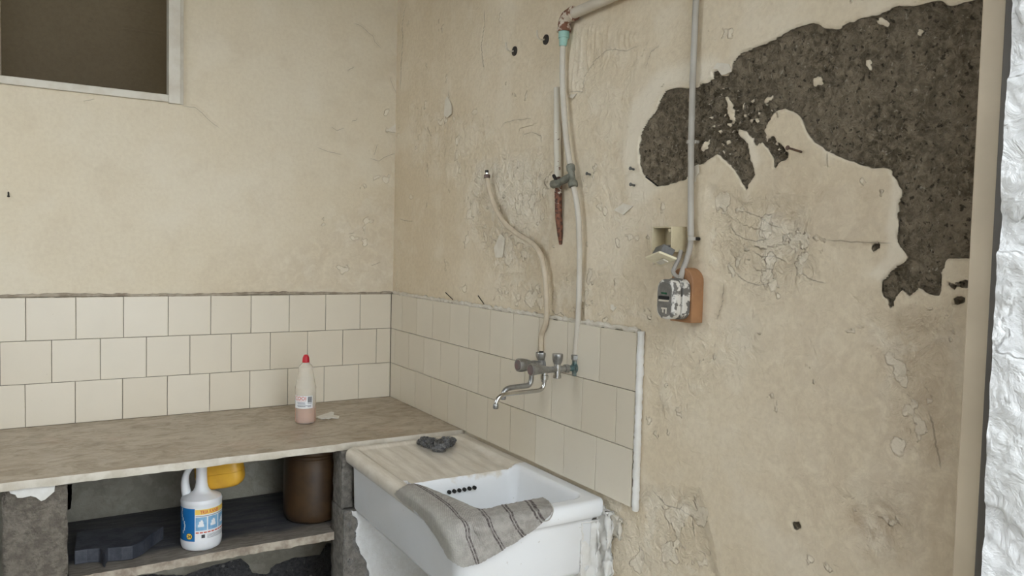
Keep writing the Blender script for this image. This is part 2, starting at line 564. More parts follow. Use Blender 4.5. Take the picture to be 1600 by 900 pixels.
M['outlet'] = simple('chipped_grey_outlet', (0.15, 0.14, 0.125), (0.66, 0.63, 0.57), 34, 0.55, bump=0.4, bsc=50, lo=0.48, hi=0.53)
M['outlet_face'] = simple('grey_outlet_face', (0.13, 0.12, 0.105), (0.21, 0.195, 0.17), 40, 0.5, bump=0.2)
M['wood'] = simple('orange_brown_wood', (0.40, 0.205, 0.095), (0.32, 0.16, 0.075), 18, 0.6, bump=0.2)
M['green'] = simple('green_wire', (0.01, 0.10, 0.045), None, rough=0.4)


def cloth_mat():
    t = NT('woven_cotton')
    uv = t.node('ShaderNodeUVMap').outputs[0]
    sp = t.node('ShaderNodeSeparateXYZ')
    t.t.links.new(uv, sp.inputs[0])
    u = sp.outputs[0]
    jig = t.math('ADD', u, t.math('MULTIPLY', t.math('SUBTRACT', t.noise(40, 3), 0.5), 0.012))
    tot = None
    for c in (0.30, 0.55, 0.745, 0.905):
        for d in (-0.011, 0.011):
            m = t.ramp(t.math('ABSOLUTE', t.math('SUBTRACT', jig, c + d)), 0.0045, 0.0095, 1, 0)
            tot = m if tot is None else t.math('MAXIMUM', tot, m)
    mp = t.node('ShaderNodeMapping')
    t.t.links.new(uv, mp.inputs['Vector'])
    mp.inputs['Scale'].default_value = (150, 70, 1)
    ck = t.node('ShaderNodeTexChecker')
    t.t.links.new(mp.outputs[0], ck.inputs['Vector'])
    ck.inputs['Scale'].default_value = 1.0
    weave = ck.outputs['Fac']
    base = t.mix(t.ramp(t.noise(60, 4, 0.6), 0.3, 0.7), (0.44, 0.41, 0.37), (0.60, 0.57, 0.515))
    base = t.mix(t.math('MULTIPLY', weave, 0.45), base, (0.28, 0.255, 0.235))
    base = t.mix(t.ramp(t.noise(12, 4), 0.52, 0.68, 0, 0.35), base, (0.40, 0.33, 0.32))
    base = t.mix(t.ramp(u, 0.18, 0.26, 0.45, 0), base, (0.50, 0.485, 0.42))
    knit = t.math('MULTIPLY', tot, t.ramp(t.noise(150, 2), 0.35, 0.6, 0.45, 0.9))
    col = t.mix(knit, base, (0.085, 0.065, 0.066))
    n = t.bump(t.noise(230, 3, 0.7), 1.0, 0.007)
    n = t.bump(weave, 0.7, 0.004, n)
    return t.out(col, 0.95, 0, n, **{'Specular IOR Level': 0.1})


M['cloth'] = cloth_mat()


# ------------------------------------------------------------------ wall builder
def wall_grid(name, mat, us, vs, to3, hole=None, disp=None, attrs=None, parent=None, flip=False):
    """dense surface; to3(u,v,h)->xyz arrays, h = height towards the room"""
    U, V = np.meshgrid(us, vs, indexing='ij')
    h = disp(U, V) if disp is not None else np.zeros(U.shape)
    X = to3(U, V, h)
    nu, nv = U.shape
    co = np.stack(X, -1).reshape(-1, 3).astype(np.float32)
    I = np.arange(nu * nv).reshape(nu, nv)
    q = np.stack([I[:-1, :-1], I[1:, :-1], I[1:, 1:], I[:-1, 1:]], -1).reshape(-1, 4)
    if hole:
        cu = ((U[:-1, :-1] + U[1:, 1:]) / 2).ravel(); cv = ((V[:-1, :-1] + V[1:, 1:]) / 2).ravel()
        q = q[~((cu > hole[0]) & (cu < hole[1]) & (cv > hole[2]) & (cv < hole[3]))]
    if flip:
        q = q[:, ::-1]
    me = bpy.data.meshes.new(name)
    me.vertices.add(len(co)); me.vertices.foreach_set('co', co.ravel())
    nf = len(q)
    me.loops.add(nf * 4); me.loops.foreach_set('vertex_index', q.ravel().astype(np.int32))
    me.polygons.add(nf)
    me.polygons.foreach_set('loop_start', np.arange(0, nf * 4, 4, dtype=np.int32))
    me.polygons.foreach_set('use_smooth', np.ones(nf, bool))
    A = {'conc': np.full(U.shape, 1.0), 'rough': np.zeros(U.shape), 'light': np.zeros(U.shape), 'stain_shade': np.zeros(U.shape),
         'peel': np.full(U.shape, 1.0), 'crack': np.full(U.shape, 1.0), 'crackw': np.zeros(U.shape)}
    if attrs:
        A.update(attrs(U, V))
    for k, a in A.items():
        at_ = me.attributes.new(k, 'FLOAT', 'POINT')
        at_.data.foreach_set('value', a.ravel().astype(np.float32))
    me.update(calc_edges=True)
    me.validate()
    return link_mesh(name, me, mat, parent)


def axis(segs):
    """[(a,b,step),...] -> increasing coordinates"""
    out = []
    for a, b, s in segs:
        n = max(1, int(round((b - a) / s)))
        out += list(np.linspace(a, b, n, endpoint=False))
    out.append(segs[-1][1])
    return np.array(out)


def soft(U, V, poly, w):
    return sstep(w, -w, poly_sd(U, V, poly))


def pyz(l):     # picture outline -> (y,z) on the right wall
    return [tuple(RW(a, b)[[1, 2]]) for a, b in l]


def pxz(l, y=0.0):     # picture outline -> (x,z) on the back wall / a plane parallel to it
    return [tuple(at(a, b, 1, y)[[0, 2]]) for a, b in l]


def join_cracks(U, V, lines):
    ck = np.full(U.shape, 1.0); cw = np.zeros(U.shape)
    for l in lines:
        d, w = line_sd(U, V, l)
        m = np.abs(d) < np.abs(ck)
        ck = np.where(m, d, ck); cw = np.where(m, w, cw)
    return ck, cw


# ------------------------------------------------------------------ right wall (peeling)
CONC = pyz([(1040, 141), (1062, 137), (1077, 139), (1090, 138), (1095, 130), (1106, 131), (1114, 122), (1113, 112), (1121, 110), (1128, 118),
            (1136, 119), (1145, 108), (1144, 98), (1160, 82), (1185, 72), (1210, 62), (1228, 52), (1247, 42), (1262, 38), (1270, 36), (1285, 43),
            (1297, 46), (1312, 44), (1320, 38), (1345, 30), (1375, 22), (1400, 10), (1425, 10), (1455, 3), (1468, 2), (1478, 8), (1490, 10),
            (1530, -4), (1570, -4), (1570, 402), (1505, 402), (1480, 405), (1472, 425), (1470, 440), (1468, 462), (1460, 462), (1445, 455), (1437, 450),
            (1430, 455), (1420, 462), (1410, 450), (1400, 462), (1395, 470), (1380, 465), (1378, 440), (1390, 428), (1400, 415), (1413, 412),
            (1418, 402), (1415, 393), (1405, 385), (1402, 375), (1403, 360), (1403, 345), (1400, 335), (1405, 315), (1410, 303), (1408, 295),
            (1398, 280), (1392, 272), (1393, 265), (1370, 262), (1345, 258), (1330, 252), (1310, 245), (1290, 235), (1275, 222), (1262, 210),
            (1255, 195), (1250, 182), (1240, 173), (1225, 170), (1213, 173), (1205, 182), (1197, 195), (1193, 203), (1197, 210), (1200, 218),
            (1207, 212), (1213, 218), (1222, 228), (1232, 240), (1228, 248), (1218, 252), (1210, 262), (1207, 250), (1203, 238), (1197, 228),
            (1190, 222), (1180, 228), (1175, 215), (1165, 205), (1155, 203), (1152, 210), (1160, 218), (1168, 225), (1168, 240), (1172, 262),
            (1178, 272), (1170, 285), (1165, 297), (1162, 290), (1155, 280), (1147, 265), (1140, 258), (1130, 250), (1125, 243), (1120, 240),
            (1108, 248), (1100, 253), (1090, 258), (1085, 263), (1078, 270), (1072, 280), (1060, 283), (1045, 288), (1032, 290), (1028, 292),
            (1020, 285), (1008, 275), (1002, 268), (998, 245), (998, 230), (1000, 215), (1005, 200), (1015, 185), (1025, 172), (1032, 155)])
ISL = [pyz(l) for l in (
    [(1134, 150), (1140, 156), (1147, 175), (1148, 190), (1140, 188), (1136, 172)],
    [(1100, 220), (1107, 220), (1104, 231), (1097, 237), (1094, 232)],
    [(1198, 152), (1206, 150), (1204, 158), (1195, 163)],
    [(1372, 33), (1382, 28), (1386, 38), (1376, 43)], [(1436, 45), (1444, 46), (1440, 60), (1433, 56)],
    [(1352, 92), (1362, 95), (1360, 108), (1351, 103)], [(1270, 122), (1282, 120), (1284, 132), (1272, 134)])]
SPOTS = [pyz(l) for l in (
    [(1478, 444), (1500, 438), (1510, 440), (1510, 450), (1486, 449)], [(1490, 468), (1504, 464), (1506, 474), (1493, 478)],
    [(1390, 468), (1400, 470), (1398, 480), (1388, 478)],
    [(1150, 222), (1166, 228), (1172, 250), (1178, 272), (1164, 292), (1150, 262), (1143, 240)],
    [(1362, 380), (1372, 380), (1372, 388), (1363, 391)],
    [(1238, 816), (1247, 814), (1250, 824), (1241, 828)])]
CRACKS_R = [pyz(l) for l in (
    [(637, 0), (631, 20), (628, 45), (630, 56), (627, 100), (625.5, 146)],
    [(757, 12), (757, 40), (752, 72), (754, 90), (757, 110)],
    [(701, 140), (703, 172), (697, 182), (693, 202)],
    [(888, 148), (893, 144), (910, 143), (914, 122), (930, 96), (948, 79), (962, 77), (978, 80), (1000, 70)],
    [(1010, 108), (1012, 95), (1016, 82), (1030, 72)],
    [(667, 253), (668, 278)], [(668, 198), (674, 214)], [(624, 342), (634, 345), (646, 346)],
    [(780, 205), (787, 192), (800, 188), (830, 185)],
    [(815, 220), (818, 210), (832, 207), (845, 212), (847, 224)],
    [(860, 483), (868, 492), (876, 488), (884, 498)],
    [(1120, 500), (1128, 470), (1130, 440)], [(1140, 350), (1150, 366), (1165, 374), (1180, 377), (1205, 372)],
    [(1160, 330), (1185, 338), (1205, 352), (1222, 356)], [(1175, 392), (1190, 402), (1206, 400), (1230, 410)],
    [(1148, 425), (1165, 440), (1186, 446), (1208, 440)], [(1292, 238), (1292, 262)],
    [(1250, 425), (1262, 435), (1290, 443)],
    [(942, 780), (948, 800), (942, 840), (944, 870), (940, 900)],
    [(1018, 765), (1040, 790), (1060, 795), (1082, 810), (1086, 850)],
    [(1452, 640), (1462, 690), (1470, 735)], [(1395, 380), (1330, 378), (1290, 375)])]
TILE_R = [(-1.645, -0.02), (0.01, -0.02), (0.01, 0.455), (-1.645, 0.455)]


def right_attrs(U, V):
    sd = poly_sd(U, V, CONC)
    sd = sd + 0.0045 * fbm(U, V, 45, 4, 11)
    for p in ISL:
        sd = np.maximum(sd, -(poly_sd(U, V, p) + 0.012 * fbm(U, V, 70, 3, 5)))
    zone = soft(U, V, pyz([(1095, 150), (1140, 120), (1200, 150), (1235, 230), (1210, 270), (1165, 300), (1110, 250)]), 0.02)
    fl = (fbm(U, V, 75, 4, 31) - 0.27 - 0.45 * (1 - zone)) * 0.02
    sd = np.maximum(sd, fl)
    fl2 = (fbm(U, V, 60, 3, 77) - 0.58) * 0.02
    sd = np.maximum(sd, fl2)
    for p in SPOTS:
        sd = np.minimum(sd, poly_sd(U, V, p) + 0.008 * fbm(U, V, 60, 3, 9))
    ck, cw = join_cracks(U + 0.002 * fbm(U, V, 50, 2, 3), V + 0.002 * fbm(U, V, 50, 2, 4), CRACKS_R)
    rough = 0.22 + 0 * U
    for poly, w, k in (
            ([(740, 250), (850, 240), (870, 330), (850, 420), (770, 430), (730, 340)], 0.06, 1.0),
            ([(890, 40), (1000, 60), (985, 200), (960, 330), (900, 330), (890, 150)], 0.05, 0.42),
            ([(930, 250), (1020, 300), (1080, 330), (1110, 420), (1000, 450), (920, 420)], 0.06, 0.45),
            ([(780, 420), (1000, 430), (1030, 520), (850, 500), (770, 470)], 0.04, 0.65),
            ([(1110, 300), (1250, 320), (1270, 440), (1180, 470), (1110, 420)], 0.05, 1.0),
            ([(1340, 470), (1500, 470), (1500, 720), (1400, 700), (1370, 560)], 0.06, 0.9),
            ([(1310, 770), (1420, 770), (1430, 870), (1350, 880)], 0.05, 0.9),
            ([(640, 150), (760, 170), (800, 240), (720, 300), (640, 260)], 0.05, 0.5),
            ([(930, 760), (1090, 770), (1120, 900), (930, 905)], 0.04, 0.9),
            ([(1005, 520), (1180, 480), (1200, 560), (1010, 700)], 0.05, 0.5)):
        rough = np.maximum(rough, k * soft(U, V, pyz(poly), w))
    light = np.zeros(U.shape)
    for poly, w, k in (
            ([(1085, 95), (1120, 90), (1135, 112), (1112, 128), (1040, 138), (1000, 215), (995, 262), (1030, 295), (985, 330), (972, 240), (985, 165), (1030, 110)], 0.02, 0.9),
            ([(1393, 272), (1410, 295), (1405, 345), (1404, 380), (1418, 400), (1390, 430), (1378, 442), (1355, 430), (1385, 400), (1387, 370), (1383, 360), (1392, 320)], 0.006, 0.75),
            ([(1085, 262), (1095, 258), (1092, 275), (1084, 284)], 0.003, 0.9),
            ([(1150, 215), (1172, 205), (1190, 250), (1175, 270)], 0.01, 0.7),
            ([(745, 255), (830, 255), (850, 360), (800, 370), (770, 330)], 0.04, 0.7),
            ([(870, 780), (985, 800), (1060, 900), (860, 905)], 0.05, 0.45)):
        light = np.maximum(light, k * soft(U, V, pyz(poly), w))
    light = np.maximum(light, 0.35 * sstep(0.05, 0.35, fbm(U, V, 5, 4, 61)))
    stain_shade = np.zeros(U.shape)
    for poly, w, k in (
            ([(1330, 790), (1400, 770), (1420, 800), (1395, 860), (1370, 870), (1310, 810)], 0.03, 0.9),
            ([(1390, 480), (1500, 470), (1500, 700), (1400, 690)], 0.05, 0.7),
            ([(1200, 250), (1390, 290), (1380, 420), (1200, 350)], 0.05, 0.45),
            ([(1340, 500), (1540, 480), (1540, 900), (1330, 900)], 0.12, 0.6),  # brown staining plus the door-side shade, painted in together
            ([(1200, 450), (1540, 470), (1540, 900), (1200, 900)], 0.2, 0.4)):  # wide faint darkening painted in for the light falloff near the door
        stain_shade = np.maximum(stain_shade, k * soft(U, V, pyz(poly), w))
    f1 = fbm(U, V, 11, 5, 131, 0.58) + 0.42 * (rough - 0.80)
    peel = (0.20 - f1) * 0.035
    RA['wr'] = soft(U, V, pyz([(888, 30), (1000, 55), (985, 72), (948, 79), (930, 96), (914, 122), (905, 143), (888, 146)]), 0.015)
    peel = np.where(RA['wr'] > 0.05, 0.05, peel)
    return {'peel': peel, 'conc': sd, 'crack': ck, 'crackw': cw, 'rough': rough, 'light': light, 'stain_shade': stain_shade}


RA = {}


def right_disp(U, V):
    a = right_attrs(U, V)
    RA['a'] = a
    inside = sstep(0.002, -0.003, a['conc'])
    h = 0.0035 * fbm(U, V, 2.2, 3, 21) + a['rough'] * 0.0055 * fbm(U, V, 24, 4, 22, 0.6)
    h = h + 0.0018 * np.exp(-np.clip(a['conc'], 0, 1) / 0.006)
    h = h + RA['wr'] * (0.010 * np.abs(fbm(U * 7, V * 0.7, 8, 2, 25)) + 0.004) - 0.0016 * sstep(0.001, -0.002, a['peel'])
    hc = -0.012 + 0.011 * fbm(U, V, 40, 3, 23, 0.8)
    h = h * (1 - inside) + hc * inside
    h = h + 0.0018 * np.sign(a['crack']) * np.exp(-np.abs(a['crack']) / 0.012) * a['crackw']
    tl = sstep(0.015, -0.002, poly_sd(U, V, TILE_R))
    return np.where(tl > 0, h * (1 - tl) - 0.002 * tl, h)


us = axis([(-2.58, -1.62, 0.0036), (-1.62, 0.0, 0.0046), (0.0, 0.02, 0.01)])
vs = axis([(-0.85, -0.28, 0.03), (-0.28, 1.45, 0.0042), (1.45, 1.78, 0.008), (1.78, 2.5, 0.03)])
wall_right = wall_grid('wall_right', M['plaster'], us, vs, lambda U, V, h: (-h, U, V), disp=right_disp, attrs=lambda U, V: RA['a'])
tag(wall_right, 'peeling beige plaster wall with bare dark render showing through', None, kind='structure')

# ------------------------------------------------------------------ back wall
CRACKS_B = [pxz(l) for l in (
    [(552, 36), (563, 40), (583, 57), (586, 66), (597, 77)], [(543, 110), (553, 105)],
    [(609, 120), (614, 135), (619, 145), (623, 146)], [(518, 198), (526, 204), (538, 200)],
    [(550, 189), (557, 188), (558, 185)], [(578, 247), (592, 252), (600, 246), (618, 239)],
    [(495, 230), (510, 236), (535, 242)], [(602, 205), (612, 206.5), (623, 207)],
    [(285, 166), (305, 168), (315, 176), (330, 191), (345, 202)],
    [(590, 225), (585, 243)], [(580, 415), (595, 410)], [(130, 158), (148, 155)], [(545, 365), (554, 364)])]


def back_attrs(U, V):
    ck, cw = join_cracks(U + 0.002 * fbm(U, V, 50, 2, 3), V + 0.002 * fbm(U, V, 50, 2, 4), CRACKS_B)
    rough = 0.05 + 0.5 * soft(U, V, pxz([(500, 350), (620, 200), (620, 460), (420, 460)]), 0.08)
    stain_shade = 0.5 * soft(U, V, pxz([(540, 340), (620, 300), (620, 465), (300, 465), (380, 420)]), 0.08)
    stain_shade = np.maximum(stain_shade, 0.25 * sstep(0.0, 0.4, fbm(U, V, 6, 4, 93)))
    light = 0.3 * sstep(0.0, 0.4, fbm(U, V, 4, 3, 95))
    f1 = fbm(U, V, 11, 5, 151, 0.58) + 0.5 * (rough - 0.85)
    return {'peel': (0.18 - f1) * 0.035, 'crack': ck, 'crackw': cw, 'rough': rough, 'stain_shade': stain_shade, 'light': light}


WX0, WX1, WZ0, WZ1 = -1.445, -0.868, 1.172, 1.80
us = axis([(-2.6, -1.48, 0.04), (-1.48, WX0, 0.007), (WX0, WX1, 0.007), (WX1, 0.0, 0.006), (0.0, 0.02, 0.01)])
vs = axis([(-0.85, 0.42, 0.06), (0.42, WZ0, 0.006), (WZ0, WZ1, 0.007), (WZ1, 2.5, 0.03)])


def back_disp(U, V):
    h = 0.003 * fbm(U, V, 2.4, 3, 41) + 0.0006 * fbm(U, V, 20, 3, 42)
    edge = np.minimum(np.minimum(np.abs(U - WX0), np.abs(U - WX1)), np.minimum(np.abs(V - WZ0), np.abs(V - WZ1)))
    return np.where(V < 0.465, h * 0 - 0.001, h)


wall_back = wall_grid('wall_back', M['plaster_back'], us, vs, lambda U, V, h: (U, -h, V), hole=(WX0, WX1, WZ0, WZ1), disp=back_disp, attrs=back_attrs)
tag(wall_back, 'smooth cream painted wall behind the counter', None, kind='structure')

# opening in the back wall: wall thickness, frame and the dim room behind
mb = MB()
for lo, hi in (((WX0 - .02, 0.004, WZ0 - .06), (WX1 + .02, 0.16, WZ0)), ((WX1, 0.004, WZ0 - .02), (WX1 + .06, 0.16, WZ1 + .02)),
               ((WX0 - .06, 0.004, WZ0 - .02), (WX0, 0.16, WZ1 + .02)), ((WX0 - .02, 0.004, WZ1), (WX1 + .02, 0.16, WZ1 + .06))):
    mb.box(lo, hi)
link_mesh('opening_reveal', mb.mesh('opening_reveal', False), M['plaster_back'], wall_back)

win = empty('window_1', (WX1, 0, WZ0)); tag(win, 'square opening high in the back wall with a painted wooden frame', kind='structure')
FX0, FX1, FZ0, FZ1 = -1.418, -0.903, 1.196, 1.78
MB().box((FX0 - .05, -0.014, FZ0 - .027), (FX1, 0.05, FZ0)).build('bottom_rail', M['window_paint'], win, bevel=0.002)
MB().box((FX1, -0.016, FZ0 - .030), (FX1 + .041, 0.05, FZ1)).build('side_rail', M['window_paint'], win, bevel=0.002)
MB().box((FX0 - .05, -0.016, FZ0), (FX0, 0.05, FZ1)).build('side_rail', M['window_paint'], win, bevel=0.002)
MB().box((FX0 - .05, -0.016, FZ1), (FX1 + .041, 0.05, FZ1 + .04)).build('top_rail', M['window_paint'], win, bevel=0.002)
MB().box((FX1 + .041, -0.004, FZ0 - .030), (FX1 + .052, 0.03, FZ1)).build('stop_bead', M['window_paint'], win, bevel=0.001)

D = 0.75
dcr = [pxz([(172, 8), (210, 16), (240, 24)], D), pxz([(186, 44), (200, 45), (232, 50), (262, 54)], D), pxz([(138, 31), (146, 32)], D)]


def dark_attrs(U, V):
    ck, cw = join_cracks(U, V, dcr)
    return {'crack': ck, 'crackw': cw, 'rough': 0.1 + 0 * U}


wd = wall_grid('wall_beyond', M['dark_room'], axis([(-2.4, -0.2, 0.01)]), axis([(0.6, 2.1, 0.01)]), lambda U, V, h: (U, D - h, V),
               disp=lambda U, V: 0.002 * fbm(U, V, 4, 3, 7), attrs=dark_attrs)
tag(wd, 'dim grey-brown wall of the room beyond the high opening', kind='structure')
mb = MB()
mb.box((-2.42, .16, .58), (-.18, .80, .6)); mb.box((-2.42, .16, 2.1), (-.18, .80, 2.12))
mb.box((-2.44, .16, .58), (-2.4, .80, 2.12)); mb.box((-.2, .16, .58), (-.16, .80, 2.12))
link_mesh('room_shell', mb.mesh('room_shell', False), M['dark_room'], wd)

# ------------------------------------------------------------------ floor, ceiling, other walls, doorway
o = MB().box((-2.6, -3.3, -0.93), (0.0, 0.0, -0.85)).build('floor', M['floor'], smooth=False); tag(o, 'grey cement floor of the room', kind='structure')
o = MB().box((-2.6, -3.3, 2.5), (0.2, 0.1, 2.6)).build('ceiling', M['plaster_back'], smooth=False); tag(o, 'plastered ceiling above the room', kind='structure')
LY0, LY1, LZ0, LZ1 = -1.65, -0.65, 0.75, 1.85       # unseen side window, added to brighten the deep right wall
added_win = empty('added_window', (-2.65, LY0, LZ0)); tag(added_win, 'wooden casement added in the unseen wall opposite the sink to brighten the room', kind='structure')
for lo, hi, nm_ in (((-2.68, LY0, LZ0), (-2.62, LY0 + .05, LZ1), 'side_rail'), ((-2.68, LY1 - .05, LZ0), (-2.62, LY1, LZ1), 'side_rail'), ((-2.68, LY0 + .05, LZ0), (-2.62, LY1 - .05, LZ0 + .05), 'bottom_rail'),
                    ((-2.68, LY0 + .05, LZ1 - .05), (-2.62, LY1 - .05, LZ1), 'top_rail'), ((-2.67, (LY0 + LY1) / 2 - .02, LZ0 + .05), (-2.63, (LY0 + LY1) / 2 + .02, LZ1 - .05), 'mullion')):
    MB().box(lo, hi).build(nm_, M['window_paint'], added_win, bevel=0.002)
o = MB().box((-2.7, -2.62, -0.85), (-2.6, LY0, 2.5)).box((-2.7, LY1, -0.85), (-2.6, 0.1, 2.5)).box((-2.7, LY0, -0.85), (-2.6, LY1, LZ0)).box((-2.7, LY0, LZ1), (-2.6, LY1, 2.5)).build('wall_left', M['plaster_back'], smooth=False); tag(o, 'cream painted wall opposite the sink wall', kind='structure')
o = MB().box((-2.7, -3.3, 2.05), (0.3, -2.56, 2.5)).box((-2.7, -3.3, -0.85), (-1.80, -2.56, 2.05)).build('wall_front', M['outer_plaster'], smooth=False)
tag(o, 'wall around the doorway towards the yard', kind='structure')
o = MB().box((-14, -16, -1.05), (12, 10, -0.935)).build('ground_outside', M['ground'], smooth=False); tag(o, 'pale concrete ground of the yard outside', kind='structure')

o = MB().box((-2.65, -10.0, -0.9), (-2.4, -3.3, 2.6)).build('added_yard_wall_left', M['ground'], smooth=False); tag(o, 'unseen wall added outside left of the doorway to narrow the daylight', kind='structure')  # unseen wall, added so daylight comes mostly straight through the doorway
o = MB().box((0.9, -10.0, -0.9), (1.15, -3.3, 2.6)).build('added_yard_wall_right', M['ground'], smooth=False); tag(o, 'unseen wall added outside right of the doorway to narrow the daylight', kind='structure')  # also unseen, added to cut sky light from the right

door = empty('door_1', (-0.10, -2.53, -0.85)); tag(door, 'painted frame of the doorway beside the peeling wall', kind='structure')
MB().box((-0.14, -2.540, -0.85), (0.02, -2.500, 2.499)).build('inner_casing', M['frame_paint'], door, bevel=0.002)
MB().box((-0.16, -2.562, -0.85), (0.02, -2.5405, 2.499)).build('frame_post', M['dark_frame'], door, bevel=0.002)
for zz in (0.865, 0.98, 0.44):
    p = at(1562, 450, 0, -0.042)
    MB().tube([(-0.1405, -2.536, zz), (-0.1425, -2.536, zz)], 0.0025, 8).build('paint_chip', M['rust_nail'], door)


def out_attrs(U, V):
    sd = (fbm(U, V, 9, 4, 201) + 0.12) * 0.05
    return {'peel': np.minimum(sd, 1), 'rough': 0.6 + 0 * U, 'stain_shade': 0.15 + 0 * U}


def out_disp(U, V):
    a = out_attrs(U, V)['peel']
    return 0.004 * fbm(U, V, 14, 4, 203) + 0.006 * sstep(-0.002, 0.004, a) + 0.002 * np.exp(-np.abs(a) / .004) + 0.003 * fbm(U, V, 40, 3, 8)


wr = wall_grid('wall_reveal', M['outer_plaster'], axis([(-3.3, -2.75, 0.02), (-2.75, -2.5635, 0.003)]), axis([(-0.85, 0.1, 0.03), (0.1, 1.15, 0.003), (1.15, 2.05, 0.03)]),
               lambda U, V, h: (-0.185 - h, U, V), disp=out_disp, attrs=out_attrs)
tag(wr, 'flaking bright white plaster at the outer edge of the doorway', kind='structure')
link_mesh('reveal_core', MB().box((-0.175, -3.3, -0.85), (0.3, -2.564, 2.05)).mesh('reveal_core', False), M['outer_plaster'], wr)

# ------------------------------------------------------------------ tiles
T = 0.15; G = 0.0019; TT = 0.007


def tile_mesh(w, h, name='tile'):
    bm = bmesh.new()
    bmesh.ops.create_cube(bm, size=1)
    for v in bm.verts:
        v.co = Vector(((v.co.x) * w, v.co.y * TT + TT / 2, v.co.z * h))
    front = [e for e in bm.edges if all(v.co.y < 0.001 for v in e.verts)]
    bmesh.ops.bevel(bm, geom=front, offset=0.0016, segments=2, affect='EDGES', profile=0.6)
    me = bpy.data.meshes.new(name)
    bm.to_mesh(me); bm.free()
    me.polygons.foreach_set('use_smooth', [True] * len(me.polygons))
    me.set_sharp_from_angle(angle=math.radians(14))
    me.materials.append(M['tile'])
    return me


TM = {}


def put_tile(wall, u0, u1, z0, z1):
    w, h = abs(u1 - u0) - G, abs(z1 - z0) - G
    key = (round(w, 4), round(h, 4))
    if key not in TM: TM[key] = tile_mesh(w, h)
    uc, zc = (u0 + u1) / 2, (z0 + z1) / 2
    o = bpy.data.objects.new('tile', TM[key]); COL.objects.link(o)
    j = random.uniform(-.0004, .0004)
    o.parent = wall
    if wall is wall_back:                       # front faces -y
        o.location = (uc, -0.0125 + j, zc)
        o.rotation_euler = (random.uniform(-.004, .004), random.uniform(-.002, .002), random.uniform(-.004, .004))
    else:                                       # front faces -x
        o.location = (-0.0125 + j, uc, zc)
        o.rotation_euler = (random.uniform(-.002, .002), random.uniform(-.004, .004), -PI / 2 + random.uniform(-.004, .004))


for row, a0 in enumerate((0.1532, 0.0776, 0.1564)):
    z1 = 0.4503 - row * 0.1501; z0 = z1 - 0.1501
    x = -0.0130; nx = -a0
    while x > -2.2:
        put_tile(wall_back, nx, x, z0, z1)
        x, nx = nx, nx - T
for row, b0 in enumerate((0.1328, 0.0587, 0.1283)):
    z1 = 0.4503 - row * 0.1501; z0 = z1 - 0.1501
    y = -0.0135; ny = -b0
    while y > -1.62:
        ny = max(ny, -1.632)
        put_tile(wall_right, ny, y, z0, z1)
        y, ny = ny, ny - T
MB().box((-2.3, -0.0085, -0.02), (0.0, 0.004, 0.449)).build('grout_bed', M['grout'], wall_back, smooth=False)
MB().box((-0.0085, -1.630, 0.0005), (0.004, -0.008, 0.449)).build('grout_bed', M['grout'], wall_right, smooth=False)
# rough mortar along the top of the tiling
pts = [(x, -0.005, 0.4545 + 0.0025 * math.sin(x * 9) + random.uniform(-.0015, .0015)) for x in np.linspace(-2.3, -0.005, 160)]
MB().tube(pts, [0.0065 + random.uniform(-.0015, .0015) for _ in pts], 8).build('mortar_bead', M['mortar_dark'], wall_back)
pts = [(-0.005, y, 0.4545 + random.uniform(-.002, .003)) for y in np.linspace(-1.63, -0.02, 190)]
MB().tube(pts, [0.0070 + random.uniform(-.002, .0025) for _ in pts], 8).build('mortar_bead', M['mortar'], wall_right)
mb = MB()
zs = np.linspace(-0.004, 0.455, 60)
pts = [(-0.006, -1.640 + random.uniform(-.0012, .0012), z) for z in zs]
mb.tube(pts, [0.0095 + random.uniform(-.001, .001) for _ in pts], 10)
mb.build('edge_strip', M['white_bead'], wall_right)


# paint flakes lifting off the walls (small curled pieces)
def flake(wall, outline3, normal, lift, curl_dir, name='paint_flake', mat='plaster_flake'):
    c = sum((np.array(p) for p in outline3), np.zeros(3)) / len(outline3)
    n = np.array(normal, float); cd = np.array(curl_dir, float); cd /= np.linalg.norm(cd)
    ext = [(np.array(p) - c) @ cd for p in outline3]
    lo, hi = min(ext), max(ext)
    P = [np.array(p) + n * (0.002 + lift * ((e - lo) / (hi - lo + 1e-9)) ** 2) for p, e in zip(outline3, ext)]
    cc = c + n * (0.002 + lift * ((0 - lo) / (hi - lo + 1e-9)) ** 2)
    m = len(P); mb = MB()
    mb.add([tuple(p) for p in P] + [tuple(cc)] + [tuple(p - n * 0.0012) for p in P] + [tuple(cc - n * .0012)],
           [(i, (i + 1) % m, m) for i in range(m)] + [((i + 1) % m + m + 1, i + m + 1, 2 * m + 1) for i in range(m)] +
           [(i, i + m + 1, (i + 1) % m + m + 1, (i + 1) % m) for i in range(m)])
    return mb.build(name, M[mat], wall, smooth=False)


M['plaster_flake'] = simple('loose_paint_flake', (0.68, 0.61, 0.50), (0.74, 0.68, 0.57), 30, 0.8)
for l, lift, cd in (([(696, 156), (700, 150), (707, 165), (708, 178), (702, 184), (696, 181)], .006, (0, 0, -1)),
                    ([(1085, 260), (1094, 257), (1096, 270), (1090, 275), (1088, 284), (1083, 284)], .006, (0, -1, 0)),
                    ([(892, 146), (905, 142), (898, 154), (891, 153)], .005, (0, 0, -1)),
                    ([(773, 388), (782, 365), (790, 372), (786, 402), (776, 403)], .002, (0, 1, 0)),
                    ([(960, 328), (975, 318), (990, 322), (976, 336)], .003, (0, 0, -1)),
                    ([(1115, 108), (1121, 98), (1140, 100), (1146, 112), (1136, 117), (1130, 118), (1122, 108)], .004, (0, 0, -1)),
                    ([(955, 475), (966, 478), (961, 486), (956, 483)], .004, (0, 0, -1))):
    flake(wall_right, [RW(a, b) for a, b in l], (-1, 0, 0), lift, cd)
